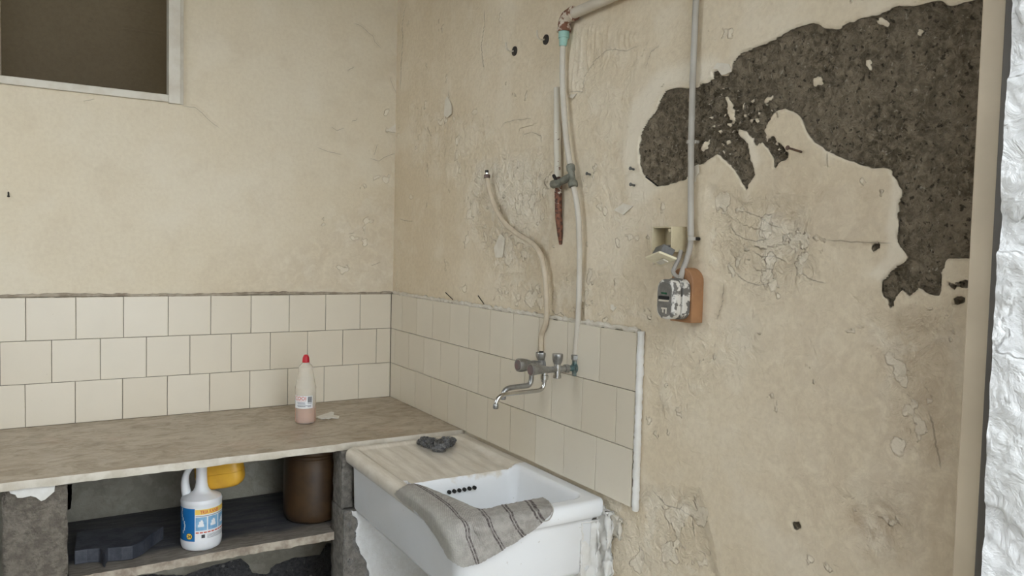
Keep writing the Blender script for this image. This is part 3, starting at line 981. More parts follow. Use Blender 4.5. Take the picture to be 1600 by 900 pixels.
flake(wall_back, [BW(a, b) for a, b in [(602, 204.5), (615, 196), (621, 190), (622.5, 207), (612, 206.5)]], (0, -1, 0), .005, (0, 0, -1))

# ------------------------------------------------------------------ marble counter
random.seed(3)
mb = MB()
xs = list(np.linspace(-2.595, -0.432, 100)) + [-0.428, -0.004]
yf = []
for x in xs:
    yf.append(-0.698 + random.uniform(-.0012, .0012) + (0.006 if x > -0.46 else 0))
top = [(x, y, 0.0) for x, y in zip(xs, yf)]
b1 = [(x, y - 0.0012, -0.004 + random.uniform(-.001, .001)) for x, y in zip(xs, yf)]
b2 = [(x, y - 0.0005, -0.0225 + random.uniform(-.0015, .0015)) for x, y in zip(xs, yf)]
n = len(xs)
vs_ = top + b1 + b2 + [(x, -0.012, 0.0) for x in xs] + [(x, -0.012, -0.0225) for x in xs]
fs_ = []
for i in range(n - 1):
    fs_ += [(i, i + 1, n + i + 1, n + i), (n + i, n + i + 1, 2 * n + i + 1, 2 * n + i), (i + 1, i, 3 * n + i, 3 * n + i + 1), (2 * n + i, 2 * n + i + 1, 4 * n + i + 1, 4 * n + i), (3 * n + i, 4 * n + i, 4 * n + i + 1, 3 * n + i + 1)]
fs_ += [(0, n, 2 * n, 4 * n, 3 * n), (n - 1, 4 * n - 1, 5 * n - 1, 3 * n - 1, 2 * n - 1)]
counter = empty('marble_counter', (-1.0, -0.35, -0.0225)); tag(counter, 'long grimy beige marble worktop slab along the tiled wall', 'counter')
o = mb.add(vs_, fs_).build('slab', M['marble'], counter, ang=30)
o.data.materials.append(M['marble_edge'])
for p in o.data.polygons:
    if p.center.y < -0.69 and abs(p.normal.z) < 0.9: p.material_index = 1

# ------------------------------------------------------------------ piers, recess wall, shelf
SH = -0.308       # shelf top
REC = pxz([(320, 888), (350, 880), (378, 872), (385, 880), (395, 897), (420, 898), (425, 885), (460, 872), (500, 868), (510, 850), (545, 845), (600, 1100), (0, 1100), (0, 900), (290, 899)], -0.15)
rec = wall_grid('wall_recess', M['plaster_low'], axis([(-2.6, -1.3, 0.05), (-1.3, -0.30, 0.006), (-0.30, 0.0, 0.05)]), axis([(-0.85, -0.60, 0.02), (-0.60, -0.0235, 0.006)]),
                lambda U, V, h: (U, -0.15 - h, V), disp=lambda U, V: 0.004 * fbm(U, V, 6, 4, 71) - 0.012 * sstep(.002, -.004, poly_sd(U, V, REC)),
                attrs=lambda U, V: {'conc': poly_sd(U, V, REC) + 0.01 * fbm(U, V, 25, 4, 6), 'rough': 0.5 + 0 * U, 'stain_shade': 0.5 * sstep(-.1, .3, fbm(U, V, 4, 3, 2))})
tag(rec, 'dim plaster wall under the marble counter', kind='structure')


def rough_block(name, lo, hi, mat, parent, amp=0.004, step=0.012, seed=5):
    """box whose faces are worn and uneven"""
    bm = bmesh.new()
    bmesh.ops.create_cube(bm, size=1)
    lo, hi = Vector(lo), Vector(hi)
    for v in bm.verts:
        v.co = Vector([lo[i] + (v.co[i] + .5) * (hi[i] - lo[i]) for i in range(3)])
    for ax in range(3):
        k = max(1, int((hi[ax] - lo[ax]) / step))
        for i in range(1, k):
            pl = lo[ax] + (hi[ax] - lo[ax]) * i / k
            co = Vector((0, 0, 0)); no = Vector((0, 0, 0)); co[ax] = pl; no[ax] = 1
            bmesh.ops.bisect_plane(bm, geom=bm.verts[:] + bm.edges[:] + bm.faces[:], plane_co=co, plane_no=no)
    bm.normal_update()
    C = np.array([v.co[:] for v in bm.verts])
    d1 = fbm(C[:, 0] + C[:, 1] * .7, C[:, 2] + C[:, 1] * .4, 22, 4, seed) * amp
    for v, d in zip(bm.verts, d1):
        n = v.normal
        v.co += n * (float(d) - amp * 0.6)
    me = bpy.data.meshes.new(name); bm.to_mesh(me); bm.free()
    me.polygons.foreach_set('use_smooth', [True] * len(me.polygons))
    return link_mesh(name, me, mat, parent)


pier = empty('counter_pier', (-1.318, -0.42, -0.85)); tag(pier, 'rough brown cement pier carrying the left of the marble counter', 'pier')
rough_block('cement_core', (-1.396, -0.682, -0.85), (-1.240, -0.16, -0.0225), M['cement'], pier, 0.006, 0.016)
l = [(14, 767), (86, 757), (85, 768), (77, 775), (70, 781), (64, 783), (56, 777), (48, 775), (35, 778), (27, 778), (24, 773), (16, 771)]
MB().prism([at(a, b, 1, -0.684) for a, b in l], (0, 0.006, 0)).build('plaster_patch', M['white_bead'], pier, smooth=False)
l = [(109, 757), (112, 757), (112, 780), (110, 796), (108, 792)]
MB().prism([at(a, b, 1, -0.60) for a, b in l], (-0.02, 0.0, 0)).build('plaster_patch', M['mortar'], pier, smooth=False)

spier = empty('sink_pier', (-0.23, -0.72, -0.85)); tag(spier, 'cement and white plaster pier between the shelf and the sink', 'pier')
rough_block('cement_post', (-0.466, -0.716, -0.215), (-0.424, -0.62, -0.0225), M['cement_grey'], spier, 0.005, 0.01, 15)
SPP = pxz([(500, 700), (548, 700), (553, 806), (561, 815), (557, 832), (559, 852), (563, 862), (575, 882), (580, 905), (600, 1100), (480, 1100)], -0.76)
g = wall_grid('plastered_face', M['plaster_white'], axis([(-0.466, -0.003, 0.005)]), axis([(-0.85, -0.5, 0.02), (-0.5, -0.213, 0.005)]), lambda U, V, h: (U, -0.755 - h, V),
              disp=lambda U, V: 0.003 * fbm(U, V, 12, 4, 51) - 0.010 * sstep(.003, -.003, poly_sd(U, V, SPP)),
              attrs=lambda U, V: {'conc': poly_sd(U, V, SPP) + 0.006 * fbm(U, V, 40, 3, 2), 'rough': 0.4 + 0 * U, 'stain_shade': 0.4 * sstep(0, .3, fbm(U, V, 5, 3, 4))}, parent=spier)
rough_block('cement_core', (-0.466, -0.748, -0.85), (-0.003, -0.61, -0.214), M['cement_grey'], spier, 0.004, 0.02, 16)

shelf = empty('under_counter_shelf', (-0.85, -0.4, SH - .027)); tag(shelf, 'dark stained wooden shelf board under the marble counter', 'shelf')
mb = MB()
xs = np.linspace(-1.238, -0.468, 60)
yy = [-0.652 + random.uniform(-.002, .002) + 0.003 * math.sin(x * 14) for x in xs]
n = len(xs)
vs_ = [(x, y, SH + random.uniform(-.0012, 0)) for x, y in zip(xs, yy)] + [(x, y - .001, SH - .027 + random.uniform(-.002, .002)) for x, y in zip(xs, yy)] + \
      [(x, -0.158, SH) for x in xs] + [(x, -0.158, SH - .027) for x in xs]
fs_ = []
for i in range(n - 1):
    fs_ += [(i, i + 1, n + i + 1, n + i), (i + 1, i, 2 * n + i, 2 * n + i + 1), (n + i, n + i + 1, 3 * n + i + 1, 3 * n + i), (2 * n + i, 3 * n + i, 3 * n + i + 1, 2 * n + i + 1)]
fs_ += [(0, n, 3 * n, 2 * n), (n - 1, 3 * n - 1, 4 * n - 1, 2 * n - 1)]
o = mb.add(vs_, fs_).build('board', M['shelf'], shelf, smooth=False)
o.data.materials.append(M['shelf_edge'])
for p in o.data.polygons:
    if p.normal.y < -0.7: p.material_index = 1

MB().box((-0.4675, -0.60, SH - .027), (-0.30, -0.158, SH)).build('board', M['shelf'], shelf, smooth=False)
# broken dark slate lying on the shelf
zt = SH + 0.043
l = [(116, 861), (136, 858), (155, 857), (158, 859), (161, 864), (164, 866), (166, 859), (169, 856), (190, 855), (207, 853), (216, 849), (224, 845), (236, 835), (256, 822), (190, 824), (140, 828), (120, 831)]
P3 = [TOPZ(a, b, zt) for a, b in l]
o = MB().prism(P3, (0, 0, -0.0425)).build('broken_slate', M['slate'], None, smooth=False, bevel=0.003)
tag(o, 'blue-black slab with a notched front edge on the shelf beside the cement pier', 'slab')

# ------------------------------------------------------------------ white jug with label
JC = np.array([-0.874, -0.572, SH + .0005]); JR = 0.0615
jug = empty('detergent_jug', tuple(JC)); tag(jug, 'white plastic jug with loop handle and blue picture label on the shelf', 'jug')
prof = [(0.0, 0), (0.050, 0.0), (0.057, 0.004), (0.0600, 0.012), (JR, 0.022), (JR, 0.030), (0.0607, 0.033), (0.0607, 0.143), (JR, 0.146), (JR, 0.152), (0.059, 0.159),
        (0.050, 0.164), (0.036, 0.169), (0.026, 0.176), (0.0205, 0.187), (0.0175, 0.202), (0.0162, 0.225), (0.0162, 0.255), (0.018, 0.268), (0.0, 0.268)]
MB().lathe(JC, prof, 40, closed=False).build('body', M['jug'], jug)
vx = np.array([0.854, -0.519, 0.0])          # direction across the jug, handle plane
hp = spline([JC + vx * a + np.array([0, 0, z]) for a, z in ((-0.008, .258), (-0.026, .256), (-0.041, .242), (-0.051, .218), (-0.0515, .188), (-0.044, .152))], 6)
mb = MB(); mb.tube(hp, [0.0075 + 0.0085 * (i / len(hp)) ** 1.5 for i in range(len(hp))], 12); mb.build('handle', M['jug'], jug)
MB().lathe(JC + np.array([0, 0, .2625]), [(0.0, 0), (0.0205, 0), (0.0205, 0.016), (0.018, 0.018), (0.0, 0.018)], 24, closed=False).build('cap', M['dark_grey'], jug)
# label printed on the curved face.  angle 0 = towards the photographer
toc = math.atan2(CAM_C[1] - JC[1], CAM_C[0] - JC[0])


def wrap(C, R, a0, a1, z0, z1, lift, n=10, ref=None):
    mb = MB(); vs, fs = [], []
    for i in range(n + 1):
        a = (ref if ref is not None else toc) + a0 + (a1 - a0) * i / n
        for z in (z0, z1):
            vs.append((C[0] + (R + lift) * math.cos(a), C[1] + (R + lift) * math.sin(a), C[2] + z))
    for i in range(n): fs.append((2 * i, 2 * i + 2, 2 * i + 3, 2 * i + 1))
    return mb.add(vs, fs)


def text_verts(s, size, bold=0.0):
    cu = bpy.data.curves.new('t', 'FONT'); cu.body = s; cu.size = size; cu.align_x = 'CENTER'; cu.offset = bold; cu.resolution_u = 2
    ob = bpy.data.objects.new('t', cu); COL.objects.link(ob)
    bpy.context.view_layer.update()
    me = bpy.data.meshes.new_from_object(ob.evaluated_get(bpy.context.evaluated_depsgraph_get()))
    v = np.array([p.co[:] for p in me.vertices]); f = [tuple(p.vertices) for p in me.polygons]
    bpy.data.objects.remove(ob); bpy.data.curves.remove(cu); bpy.data.meshes.remove(me)
    return v, f


def wrap_text(C, R, s, size, a_c, z, lift, ref, sx=1.0, bold=0.0):
    v, f = text_verts(s, size, bold)
    vs = [(C[0] + (R + lift) * math.cos(ref + a_c + p[0] * sx / R), C[1] + (R + lift) * math.sin(ref + a_c + p[0] * sx / R), C[2] + z + p[1]) for p in v]
    return MB().add(vs, f)


R0 = 0.0607
lab = wrap(JC, R0, -0.32, 1.75, 0.034, 0.137, .0004, 20).build('label', M['label_white'], jug)
wrap(JC, R0, -1.75, -0.62, 0.034, 0.137, .0004, 12).build('label_panel', M['blue'], jug)
wrap(JC, R0, -0.62, -0.32, 0.034, 0.137, .0004, 6).build('label_panel', M['blue'], jug)
wrap(JC, R0, -0.30, 1.7, 0.118, 0.134, .0008, 16).build('header_band', M['label_yellow'], lab)
wrap_text(JC, R0, 'TRIA KANEI', 0.0155, 0.42, 0.1205, .0012, toc, 0.72, 0.0003).build('lettering', M['label_red'], lab, smooth=False)
for k in range(3):
    a0 = -0.28 + k * 0.60
    pn = wrap(JC, R0, a0, a0 + 0.54, 0.068, 0.110, .0008, 6).build('picture_panel', M['pale_blue'], lab)
    for (da, dz, w, h) in ((.12, .080, .28, .008), (.17, .087, .20, .010), (.24, .095, .10, .006)):
        wrap(JC, R0, a0 + da, a0 + da + w, dz, dz + h, .0013, 4).build('picture', M['label_white'], pn)
wrap(JC, R0, -0.28, 1.6, 0.112, 0.1145, .0008, 12).build('print_line', M['ink_grey'], lab)
for k in range(9):
    a0 = -0.27 + k * 0.19
    wrap(JC, R0, a0, a0 + 0.15, 0.0595, 0.0635, .0008, 3).build('print_line', M['label_red'], lab)
wrap(JC, R0, 0.0, 0.17, 0.044, 0.055, .0008, 3).build('symbol', M['ink'], lab)
for k in range(4):
    wrap(JC, R0, 0.28, 1.5, 0.042 + k * .0035, 0.0435 + k * .0035, .0008, 10).build('print_line', M['ink_grey'], lab)


def wrap_disc(C, R, ac, zc, rad, lift, ref):
    vs = [(C[0] + (R + lift) * math.cos(ref + ac + rad * math.cos(t) / R), C[1] + (R + lift) * math.sin(ref + ac + rad * math.cos(t) / R), C[2] + zc + rad * math.sin(t)) for t in np.linspace(0, 2 * PI, 20, endpoint=False)]
    return MB().add(vs, [tuple(range(20))])


wrap_disc(JC, R0, -0.60, 0.050, 0.0105, .0010, toc).build('badge', M['ink'], jug, smooth=False)
wrap_disc(JC, R0, -0.60, 0.050, 0.0092, .0014, toc).build('badge', M['label_yellow'], jug, smooth=False)
wrap_text(JC, R0, '24', 0.013, -0.60, 0.0455, .0018, toc, 0.9, 0.0003).build('lettering', M['ink'], jug, smooth=False)
cr = [wrap(JC, R0, -1.05 + 0.13 * math.sin(k * .8), -0.98 + 0.13 * math.sin(k * .8), 0.056 + k * .010, 0.066 + k * .010, .0008, 2) for k in range(8)]
mb = MB()
for c in cr: mb.add(c.v, c.f)
mb.build('label_curve', M['label_white'], jug, smooth=False)

# yellow plastic piece pushed in behind the jug's neck, lying on its shoulder
away = np.array([0.52, 0.854, 0.0])
YC = JC + vx * 0.036 + away * 0.056 + np.array([0, 0, 0.1600])
yel = empty('yellow_float', tuple(YC)); tag(yel, 'rounded yellow plastic lump resting on the white jug behind its neck', 'plastic piece')
nu_, nv_ = 40, 20
vs_, fs_ = [], []
tilt = math.radians(9)
for i in range(nv_ + 1):
    ph = -PI / 2 + PI * i / nv_
    for k in range(nu_):
        a = 2 * PI * k / nu_
        sp = lambda q, e: math.copysign(abs(q) ** e, q)
        lx = 0.076 * sp(math.cos(ph), .45) * sp(math.cos(a), .55)
        ly = 0.036 * sp(math.cos(ph), .45) * sp(math.sin(a), .55)
        lz = 0.050 * sp(math.sin(ph), .55)
        lx, lz = lx * math.cos(tilt) - lz * math.sin(tilt), lx * math.sin(tilt) + lz * math.cos(tilt)
        q = YC + vx * lx + away * ly + np.array([0, 0, lz + 0.0595])
        vs_.append(tuple(q))
for i in range(nv_):
    for k in range(nu_):
        fs_.append((i * nu_ + k, i * nu_ + (k + 1) % nu_, (i + 1) * nu_ + (k + 1) % nu_, (i + 1) * nu_ + k))
MB().add(vs_, fs_).build('body', M['yellow'], yel, ang=80)
pts = [YC + vx * (0.0765 * math.copysign(abs(math.cos(t)) ** .55, math.cos(t))) + away * (0.0365 * math.copysign(abs(math.sin(t)) ** .55, math.sin(t))) + np.array([0, 0, 0.0595 + 0.0765 * math.copysign(abs(math.cos(t)) ** .55, math.cos(t)) * math.tan(tilt)]) for t in np.linspace(0, 2 * PI, 60)]
MB().tube(pts, 0.0012, 6).build('mould_seam', M['yellow'], yel)

# brown glazed pot at the sink end of the shelf
PC = np.array([-0.488, -0.475, SH]); 
pot = empty('brown_pot', tuple(PC)); tag(pot, 'dark brown glazed pot at the sink end of the shelf', 'pot')
MB().lathe(PC, [(0.0, 0), (.075, 0), (.088, .004), (.097, .014), (.1005, .035), (.1015, .10), (.100, .20), (.098, .235), (.101, .245), (.101, .252), (.094, .252), (.093, .24), (.095, .05), (.08, .02), (0, .016)], 40, closed=False).build('body', M['brown_pot'], pot)
MB().lathe(PC, [(.1012, .225), (.1045, .229), (.1045, .236), (.1005, .240)], 40, closed=False).build('rim_band', M['brown_pot'], pot)

# ------------------------------------------------------------------ sink
SZ = -0.008
X0, X1, Y0, Y1, RC = -0.462, -0.016, -1.532, -0.704, 0.045
sink = empty('ceramic_sink', ((X0 + X1) / 2, (Y0 + Y1) / 2, -0.215)); tag(sink, 'white fireclay sink with ribbed drainer stained brown', 'sink')
NX, NY = 120, 210
gx = np.linspace(X0, X1, NX); gy = np.linspace(Y0, Y1, NY)
U, V = np.meshgrid(gx, gy, indexing='ij')
cx = np.clip(U, X0 + RC, X1 - 0.012); cy = np.clip(V, Y0 + RC, Y1 - RC)
RR = np.where(U > (X0 + X1) / 2, 0.012, RC)
cy = np.where(U > (X0 + X1) / 2, np.clip(V, Y0 + 0.03, Y1 - 0.012), cy)
dx, dy = U - cx, V - cy
RRx = np.where(U > (X0 + X1) / 2, 0.012, RC); RRy = np.where(U > (X0 + X1) / 2, np.where(V < -1.1, 0.03, 0.012), RC)
k_ = np.sqrt((dx / RRx) ** 2 + (dy / RRy) ** 2)
sc_ = np.where(k_ > 1, 1 / np.maximum(k_, 1e-9), 1.0)
PX, PY = cx + dx * sc_, cy + dy * sc_
# distance to the outer outline
e = np.minimum(np.minimum(PX - X0, X1 - PX + 0.02), np.minimum(PY - Y0, Y1 - PY))
ec = RC - np.hypot(np.minimum(PX - (X0 + RC), 0), np.minimum(PY - (Y0 + RC), 0))
e = np.where((PX < X0 + RC) & (PY < Y0 + RC), ec, e)
ec = RC - np.hypot(np.minimum(PX - (X0 + RC), 0), np.maximum(PY - (Y1 - RC), 0))
e = np.where((PX < X0 + RC) & (PY > Y1 - RC), ec, e)
e = np.maximum(e, 0)
rr = 0.020
Z = SZ - np.where(e < rr, rr - np.sqrt(np.maximum(rr ** 2 - (rr - e) ** 2, 0)), 0)


def rbox_sd(x, y, x0, x1, y0, y1, r):
    qx = np.abs(x - (x0 + x1) / 2) - (x1 - x0) / 2 + r; qy = np.abs(y - (y0 + y1) / 2) - (y1 - y0) / 2 + r
    return np.hypot(np.maximum(qx, 0), np.maximum(qy, 0)) + np.minimum(np.maximum(qx, qy), 0) - r


bas = rbox_sd(PX, PY, -0.424, -0.052, -1.482, -1.128, 0.035)
drn = rbox_sd(PX, PY, -0.428, -0.048, -1.135, -0.738, 0.02)
slope = 0.006 + 0.012 * (-0.738 - PY) / 0.39
rib = 0.0008 * np.cos(PX * 2 * PI / 0.048) * sstep(0, -0.03, drn)
Z = Z - (np.clip(slope, 0, .03) - rib) * sstep(0.004, -0.016, drn)
Z = np.where(bas < 0.006, np.minimum(Z, Z * 0 + Z) - 0.165 * sstep(0.004, -0.022, bas), Z)
co = np.stack([PX, PY, Z], -1).reshape(-1, 3)
I = np.arange(NX * NY).reshape(NX, NY)
vs_ = [tuple(p) for p in co]
fs_ = [tuple(int(t) for t in q) for q in np.stack([I[:-1, :-1], I[1:, :-1], I[1:, 1:], I[:-1, 1:]], -1).reshape(-1, 4)]
loop = list(I[:, 0]) + list(I[-1, 1:]) + list(I[-2::-1, -1]) + list(I[0, -2:0:-1])
cen = np.array([(X0 + X1) / 2, (Y0 + Y1) / 2])
prev = [int(i) for i in loop]
for inset, z in ((0.0, SZ - 0.030), (0.002, SZ - 0.040), (0.008, SZ - 0.046), (0.018, SZ - 0.049), (0.021, SZ - 0.058), (0.024, -0.196), (0.030, -0.209), (0.045, -0.214), (0.20, -0.214)):
    cur = []
    for i in loop:
        p = co[i]
        hx, hy = (X1 - X0) / 2, (Y1 - Y0) / 2
        q = (cen[0] + (p[0] - cen[0]) * (hx - inset) / hx, cen[1] + (p[1] - cen[1]) * (hy - inset) / hy)
        cur.append(len(vs_)); vs_.append((q[0], q[1], z))
    m = len(prev)
    for k in range(m):
        fs_.append((prev[k], prev[(k + 1) % m], cur[(k + 1) % m], cur[k]))
    prev = cur
fs_.append(tuple(prev))
MB().add(vs_, fs_).build('basin', M['sink'], sink, ang=75)
for k in range(6):
    px = 702 + (741.5 - 702) * k / 5; py = 769 + (762 - 769) * k / 5
    p = at(px, py, 1, -1.142)
    MB().tube([p + np.array([0, -0.0035, 0]), p + np.array([0, 0.004, 0])], 0.0056, 14).build('overflow_hole', M['black'], sink, smooth=False)
MB().lathe((-0.24, -1.31, -0.1735), [(0, 0.002), (.022, .002), (.03, .003), (.031, .0)], 24, closed=False).build('drain_ring', M['chrome_dull'], sink)

# mortar heaped between sink end and wall
random.seed(12)
mort = empty('sink_mortar', (-0.012, -1.53, -0.3)); tag(mort, 'lumpy white plaster filling between the sink end and the wall', 'plaster fill')
rough_block('fill', (-0.085, -1.519, -0.42), (0.004, -1.470, -0.060), M['white_bead'], mort, 0.016, 0.005, 61)
rough_block('fill', (-0.034, -1.562, -0.42), (0.004, -1.500, -0.028), M['white_bead'], mort, 0.022, 0.005, 62)
rough_block('fill', (-0.016, -1.592, -0.105), (0.006, -1.535, -0.040), M['mortar'], mort, 0.016, 0.004, 67)
# masonry under the near end of the sink
rough_block('near_support', (-0.300, -1.50, -0.85), (-0.018, -1.36, -0.2145), M['white_bead'], mort, 0.004, 0.02, 33)

# ------------------------------------------------------------------ cloth over the sink corner
cols = [
    (0.00, [(617, 772), (628, 784), (650, 799), (680, 836), (700, 872)]),
    (0.15, [(628, 763), (652, 782), (682, 808), (704, 845), (722, 886)]),
    (0.30, [(650, 757), (688, 781), (715, 806), (733, 845), (746, 881)]),
    (0.42, [(706, 778), (722, 794), (742, 822), (757, 850), (768, 870)]),
    (0.55, [(750, 796), (758, 805), (768, 825), (778, 843), (787, 858)]),
    (0.75, [(787, 790), (795, 799), (803, 815), (811, 828), (820, 838)]),
    (0.90, [(822, 783), (828, 790), (834, 799), (840, 808), (847, 817)]),
    (1.00, [(848, 778), (856, 783), (861, 789), (863, 796), (860, 803)])]


def cloth_pt(ci, ri, px, py):
    top = SZ + 0.006
    xl, yf = X0 - 0.006, Y0 - 0.006
    # topmost of: lies on the rim top, hangs on the left side, hangs on the front
    p = TOPZ(px, py, top)
    if p[0] >= X0 + 0.012 and p[1] >= Y0 + 0.012:
        return p
    a = at(px, py, 0, xl); b = at(px, py, 1, yf)
    cand = []
    if a[2] <= top + .002 and a[1] > yf - .004: cand.append(a)
    if b[2] <= top + .002 and b[0] > xl - .004: cand.append(b)
    if not cand:
        return p if ri < 2 else (b if b[0] > xl - .03 else a)
    return cand[0] if len(cand) == 1 else (b if ci > 0 else a)


rows3 = [[cloth_pt(ci, ri, *pp) for ri, pp in enumerate(c[1])] for ci, c in enumerate(cols)]
CLP = rows3
NU, NV = 90, 40
uu = [c[0] for c in cols]


def cr_interp(ts, P, t):
    i = max(0, min(len(ts) - 2, int(np.searchsorted(ts, t, side='right')) - 1))
    s = (t - ts[i]) / (ts[i + 1] - ts[i])
    p0, p1, p2, p3 = P[max(i - 1, 0)], P[i], P[i + 1], P[min(i + 2, len(P) - 1)]
    m1 = (p2 - p0) * .5; m2 = (p3 - p1) * .5
    return p1 * (2 * s ** 3 - 3 * s ** 2 + 1) + m1 * (s ** 3 - 2 * s ** 2 + s) + p2 * (-2 * s ** 3 + 3 * s ** 2) + m2 * (s ** 3 - s ** 2)


vts = [0, .25, .5, .75, 1.0]
vs_, uvs = [], []
for i in range(NU + 1):
    u = i / NU
    colp = [cr_interp(uu, [r[j] for r in rows3], u) for j in range(5)]
    for j in range(NV + 1):
        v = j / NV
        p = cr_interp(vts, colp, v)
        # small ripples and a frayed border
        w = 0.0016 * math.sin(u * 37 + v * 5) * (0.3 + v) + 0.001 * math.sin(v * 30 + u * 11)
        p = p + np.array([-0.55, -0.6, 0.58]) * (w + 0.0015)
        if j in (0, NV) or i in (0, NU):
            p = p + np.random.RandomState(i * 97 + j).uniform(-.0012, .0012, 3)
        # lie on the rim instead of cutting through it
        s0 = float(rbox_sd(np.array(p[0]), np.array(p[1]), X0, X1 + .1, Y0, Y1 + .1, RC))
        need = SZ + 0.006 - (0.014 * max(0.0, min(1.0, (s0 + 0.018) / 0.022)) ** 2)
        if s0 < 0.006 and p[2] < need:
            if need - p[2] < 0.025 or s0 < -0.03:
                p[2] = need
            else:
                q0 = np.array([min(max(p[0], X0 + RC), X1), min(max(p[1], Y0 + RC), Y1)])
                dq = p[:2] - q0
                L_ = np.linalg.norm(dq)
                if L_ > 1e-6: p[:2] = q0 + dq / L_ * (RC + 0.006)
        vs_.append(tuple(p)); uvs.append((u, v))
fs_ = [(i * (NV + 1) + j, (i + 1) * (NV + 1) + j, (i + 1) * (NV + 1) + j + 1, i * (NV + 1) + j + 1) for i in range(NU) for j in range(NV)]
me = MB().add(vs_, fs_).mesh('striped_cloth', True, 80)
uvl = me.uv_layers.new(name='UVMap')
for lp in me.loops:
    uvl.data[lp.index].uv = uvs[lp.vertex_index]
cl = link_mesh('striped_cloth', me, M['cloth'])
sm = cl.modifiers.new('thick', 'SOLIDIFY'); sm.thickness = 0.004; sm.offset = 0.0
tag(cl, 'grey woven dishcloth with dark stripes draped over the sink corner', 'cloth')
lp_ = spline([at(847, 815, 1, Y0 - .012), at(858, 812, 1, Y0 - .016), at(864, 800, 1, Y0 - .016), at(863, 791, 1, Y0 - .010), at(858, 786, 1, Y0 - 0.004)], 6)
MB().tube(lp_, 0.0016, 8).build('hanging_loop', M['cloth'], cl)

# ------------------------------------------------------------------ steel wool on the drainer
random.seed(21)
bm = bmesh.new()
for cxp, cyp, rad in ((661, 690, .018), (668, 694, .023), (679, 697, .026), (686, 701, .024), (696, 694, .025), (703, 690, .018)):
    b = TOPZ(cxp, cyp + 4, SZ - .008)
    m_ = bmesh.ops.create_icosphere(bm, subdivisions=3, radius=rad)
    for v in m_['verts']:
        v.co = Vector((v.co.x * 1.15, v.co.y, v.co.z * 0.62)) + Vector((b[0], b[1], SZ - .008 + rad * .60))
C = np.array([v.co[:] for v in bm.verts])
dd = fbm(C[:, 0] * 1.0 + C[:, 2], C[:, 1] - C[:, 2] * .6, 95, 3, 77)
bm.normal_update()
for v, d in zip(bm.verts, dd): v.co += v.normal * float(d) * 0.018
me = bpy.data.meshes.new('steel_wool'); bm.to_mesh(me); bm.free()
wool = link_mesh('steel_wool', me, M['wool'])
tag(wool, 'dark grey crumpled steel wool pad lying on the drainer', 'scouring pad')
mb = MB()
for k in range(260):
    c = C[random.randrange(len(C))]
    a = random.uniform(0, 6.28); r = random.uniform(.003, .008)
    ax = np.array([random.uniform(-1, 1) for _ in range(3)]); ax /= np.linalg.norm(ax)
    t1 = np.cross(ax, [0, 0, 1]); t1 /= np.linalg.norm(t1) + 1e-9; t2 = np.cross(ax, t1)
    pts = [c + r * (math.cos(a + q) * t1 + math.sin(a + q) * t2) + ax * q * .0006 for q in np.linspace(0, 4.5, 9)]
    pts = [np.array([p[0], p[1], max(p[2], SZ - .012)]) for p in pts]
    mb.tube(pts, 0.0005, 4, False)
mb.build('curled_strands', M['wool'], wool)['kind'] = 'stuff'

# ------------------------------------------------------------------ bottle
BC = np.array([-0.479, -0.342, 0.0005]); BR = 0.0375
bot = empty('plastic_bottle', tuple(BC)); tag(bot, 'clear bottle of pink liquid with a red cap on the marble counter', 'bottle')
prof = [(0, 0.004), (.030, 0.0), (.035, .002), (BR, .008), (BR, .128), (.0380, .132), (.0362, .137), (.0345, .145), (.0310, .168), (.0280, .183), (.0262, .193), (.0268, .199),
        (.0262, .204), (.0215, .212), (.0150, .219), (.0125, .223), (.0125, .226)]
MB().lathe(BC, prof, 40, closed=False).build('shell', M['bottle'], bot)
liq = [(0, .006), (.029, .003), (.034, .005), (.0362, .010), (.0362, .056), (0, .056)]
MB().lathe(BC, liq, 40, closed=False).build('liquid', M['liquid'], bot)
cp = [(0, .0), (.0125, 0), (.0135, .002), (.0130, .006), (.0122, .016), (.0105, .021), (.0085, .0255), (.005, .0285), (0, .0292)]
MB().lathe(BC + np.array([0, 0, .2225]), [(0, 0)] + cp[1:], 28, closed=False).build('cap', M['red_cap'], bot)
tb = math.atan2(CAM_C[1] - BC[1], CAM_C[0] - BC[0])
lb = wrap(BC, BR, -1.25, 0.72, .058, .104, .0005, 14, tb).build('label', M['label_white'], bot)
wrap_text(BC, BR, 'COOI', 0.0185, -0.52, .0890, .0010, tb, 0.95, 0.0003).build('lettering', M['label_red'], lb, smooth=False)
wrap(BC, BR, -1.0, 0.05, .0855, .0865, .0010, 8, tb).build('print_line', M['label_red'], lb)
for k in range(9):
    a0 = 0.20 + k * 0.045
    wrap(BC, BR, a0, a0 + (0.034 if k % 3 else 0.022), .080, .101, .0010, 2, tb).build('barcode_bar', M['ink'], lb)
wrap(BC, BR, 0.20, 0.60, .0755, .0775, .0010, 3, tb).build('print_line', M['ink_grey'], lb)
for k, (a0, a1) in enumerate(((-.85, -.05), (-.8, .0), (-.85, .55), (-.8, .0), (.2, .55))):
    z = (.078, .0735, .068, .064, .064)[k]
    wrap(BC, BR, a0, a1, z, z + .0022, .0010, 6, tb).build('print_line', M['ink_grey'], lb)

# scrap of white flakes beside the bottle
l = [(494, 651), (503, 648), (512, 645), (518, 643), (522, 644), (521, 648), (530, 650), (529, 653), (518, 652), (514, 654), (508, 653), (502, 654)]
sc = MB().prism([TOPZ(a, b, 0.0045) for a, b in l], (0, 0, -0.0035)).build('plaster_scrap', M['paper'], None, smooth=False)
tag(sc, 'small torn white scrap lying beside the pink bottle', 'scrap')

# ------------------------------------------------------------------ taps
V3 = lambda x, y, z: np.array([x, y, z])


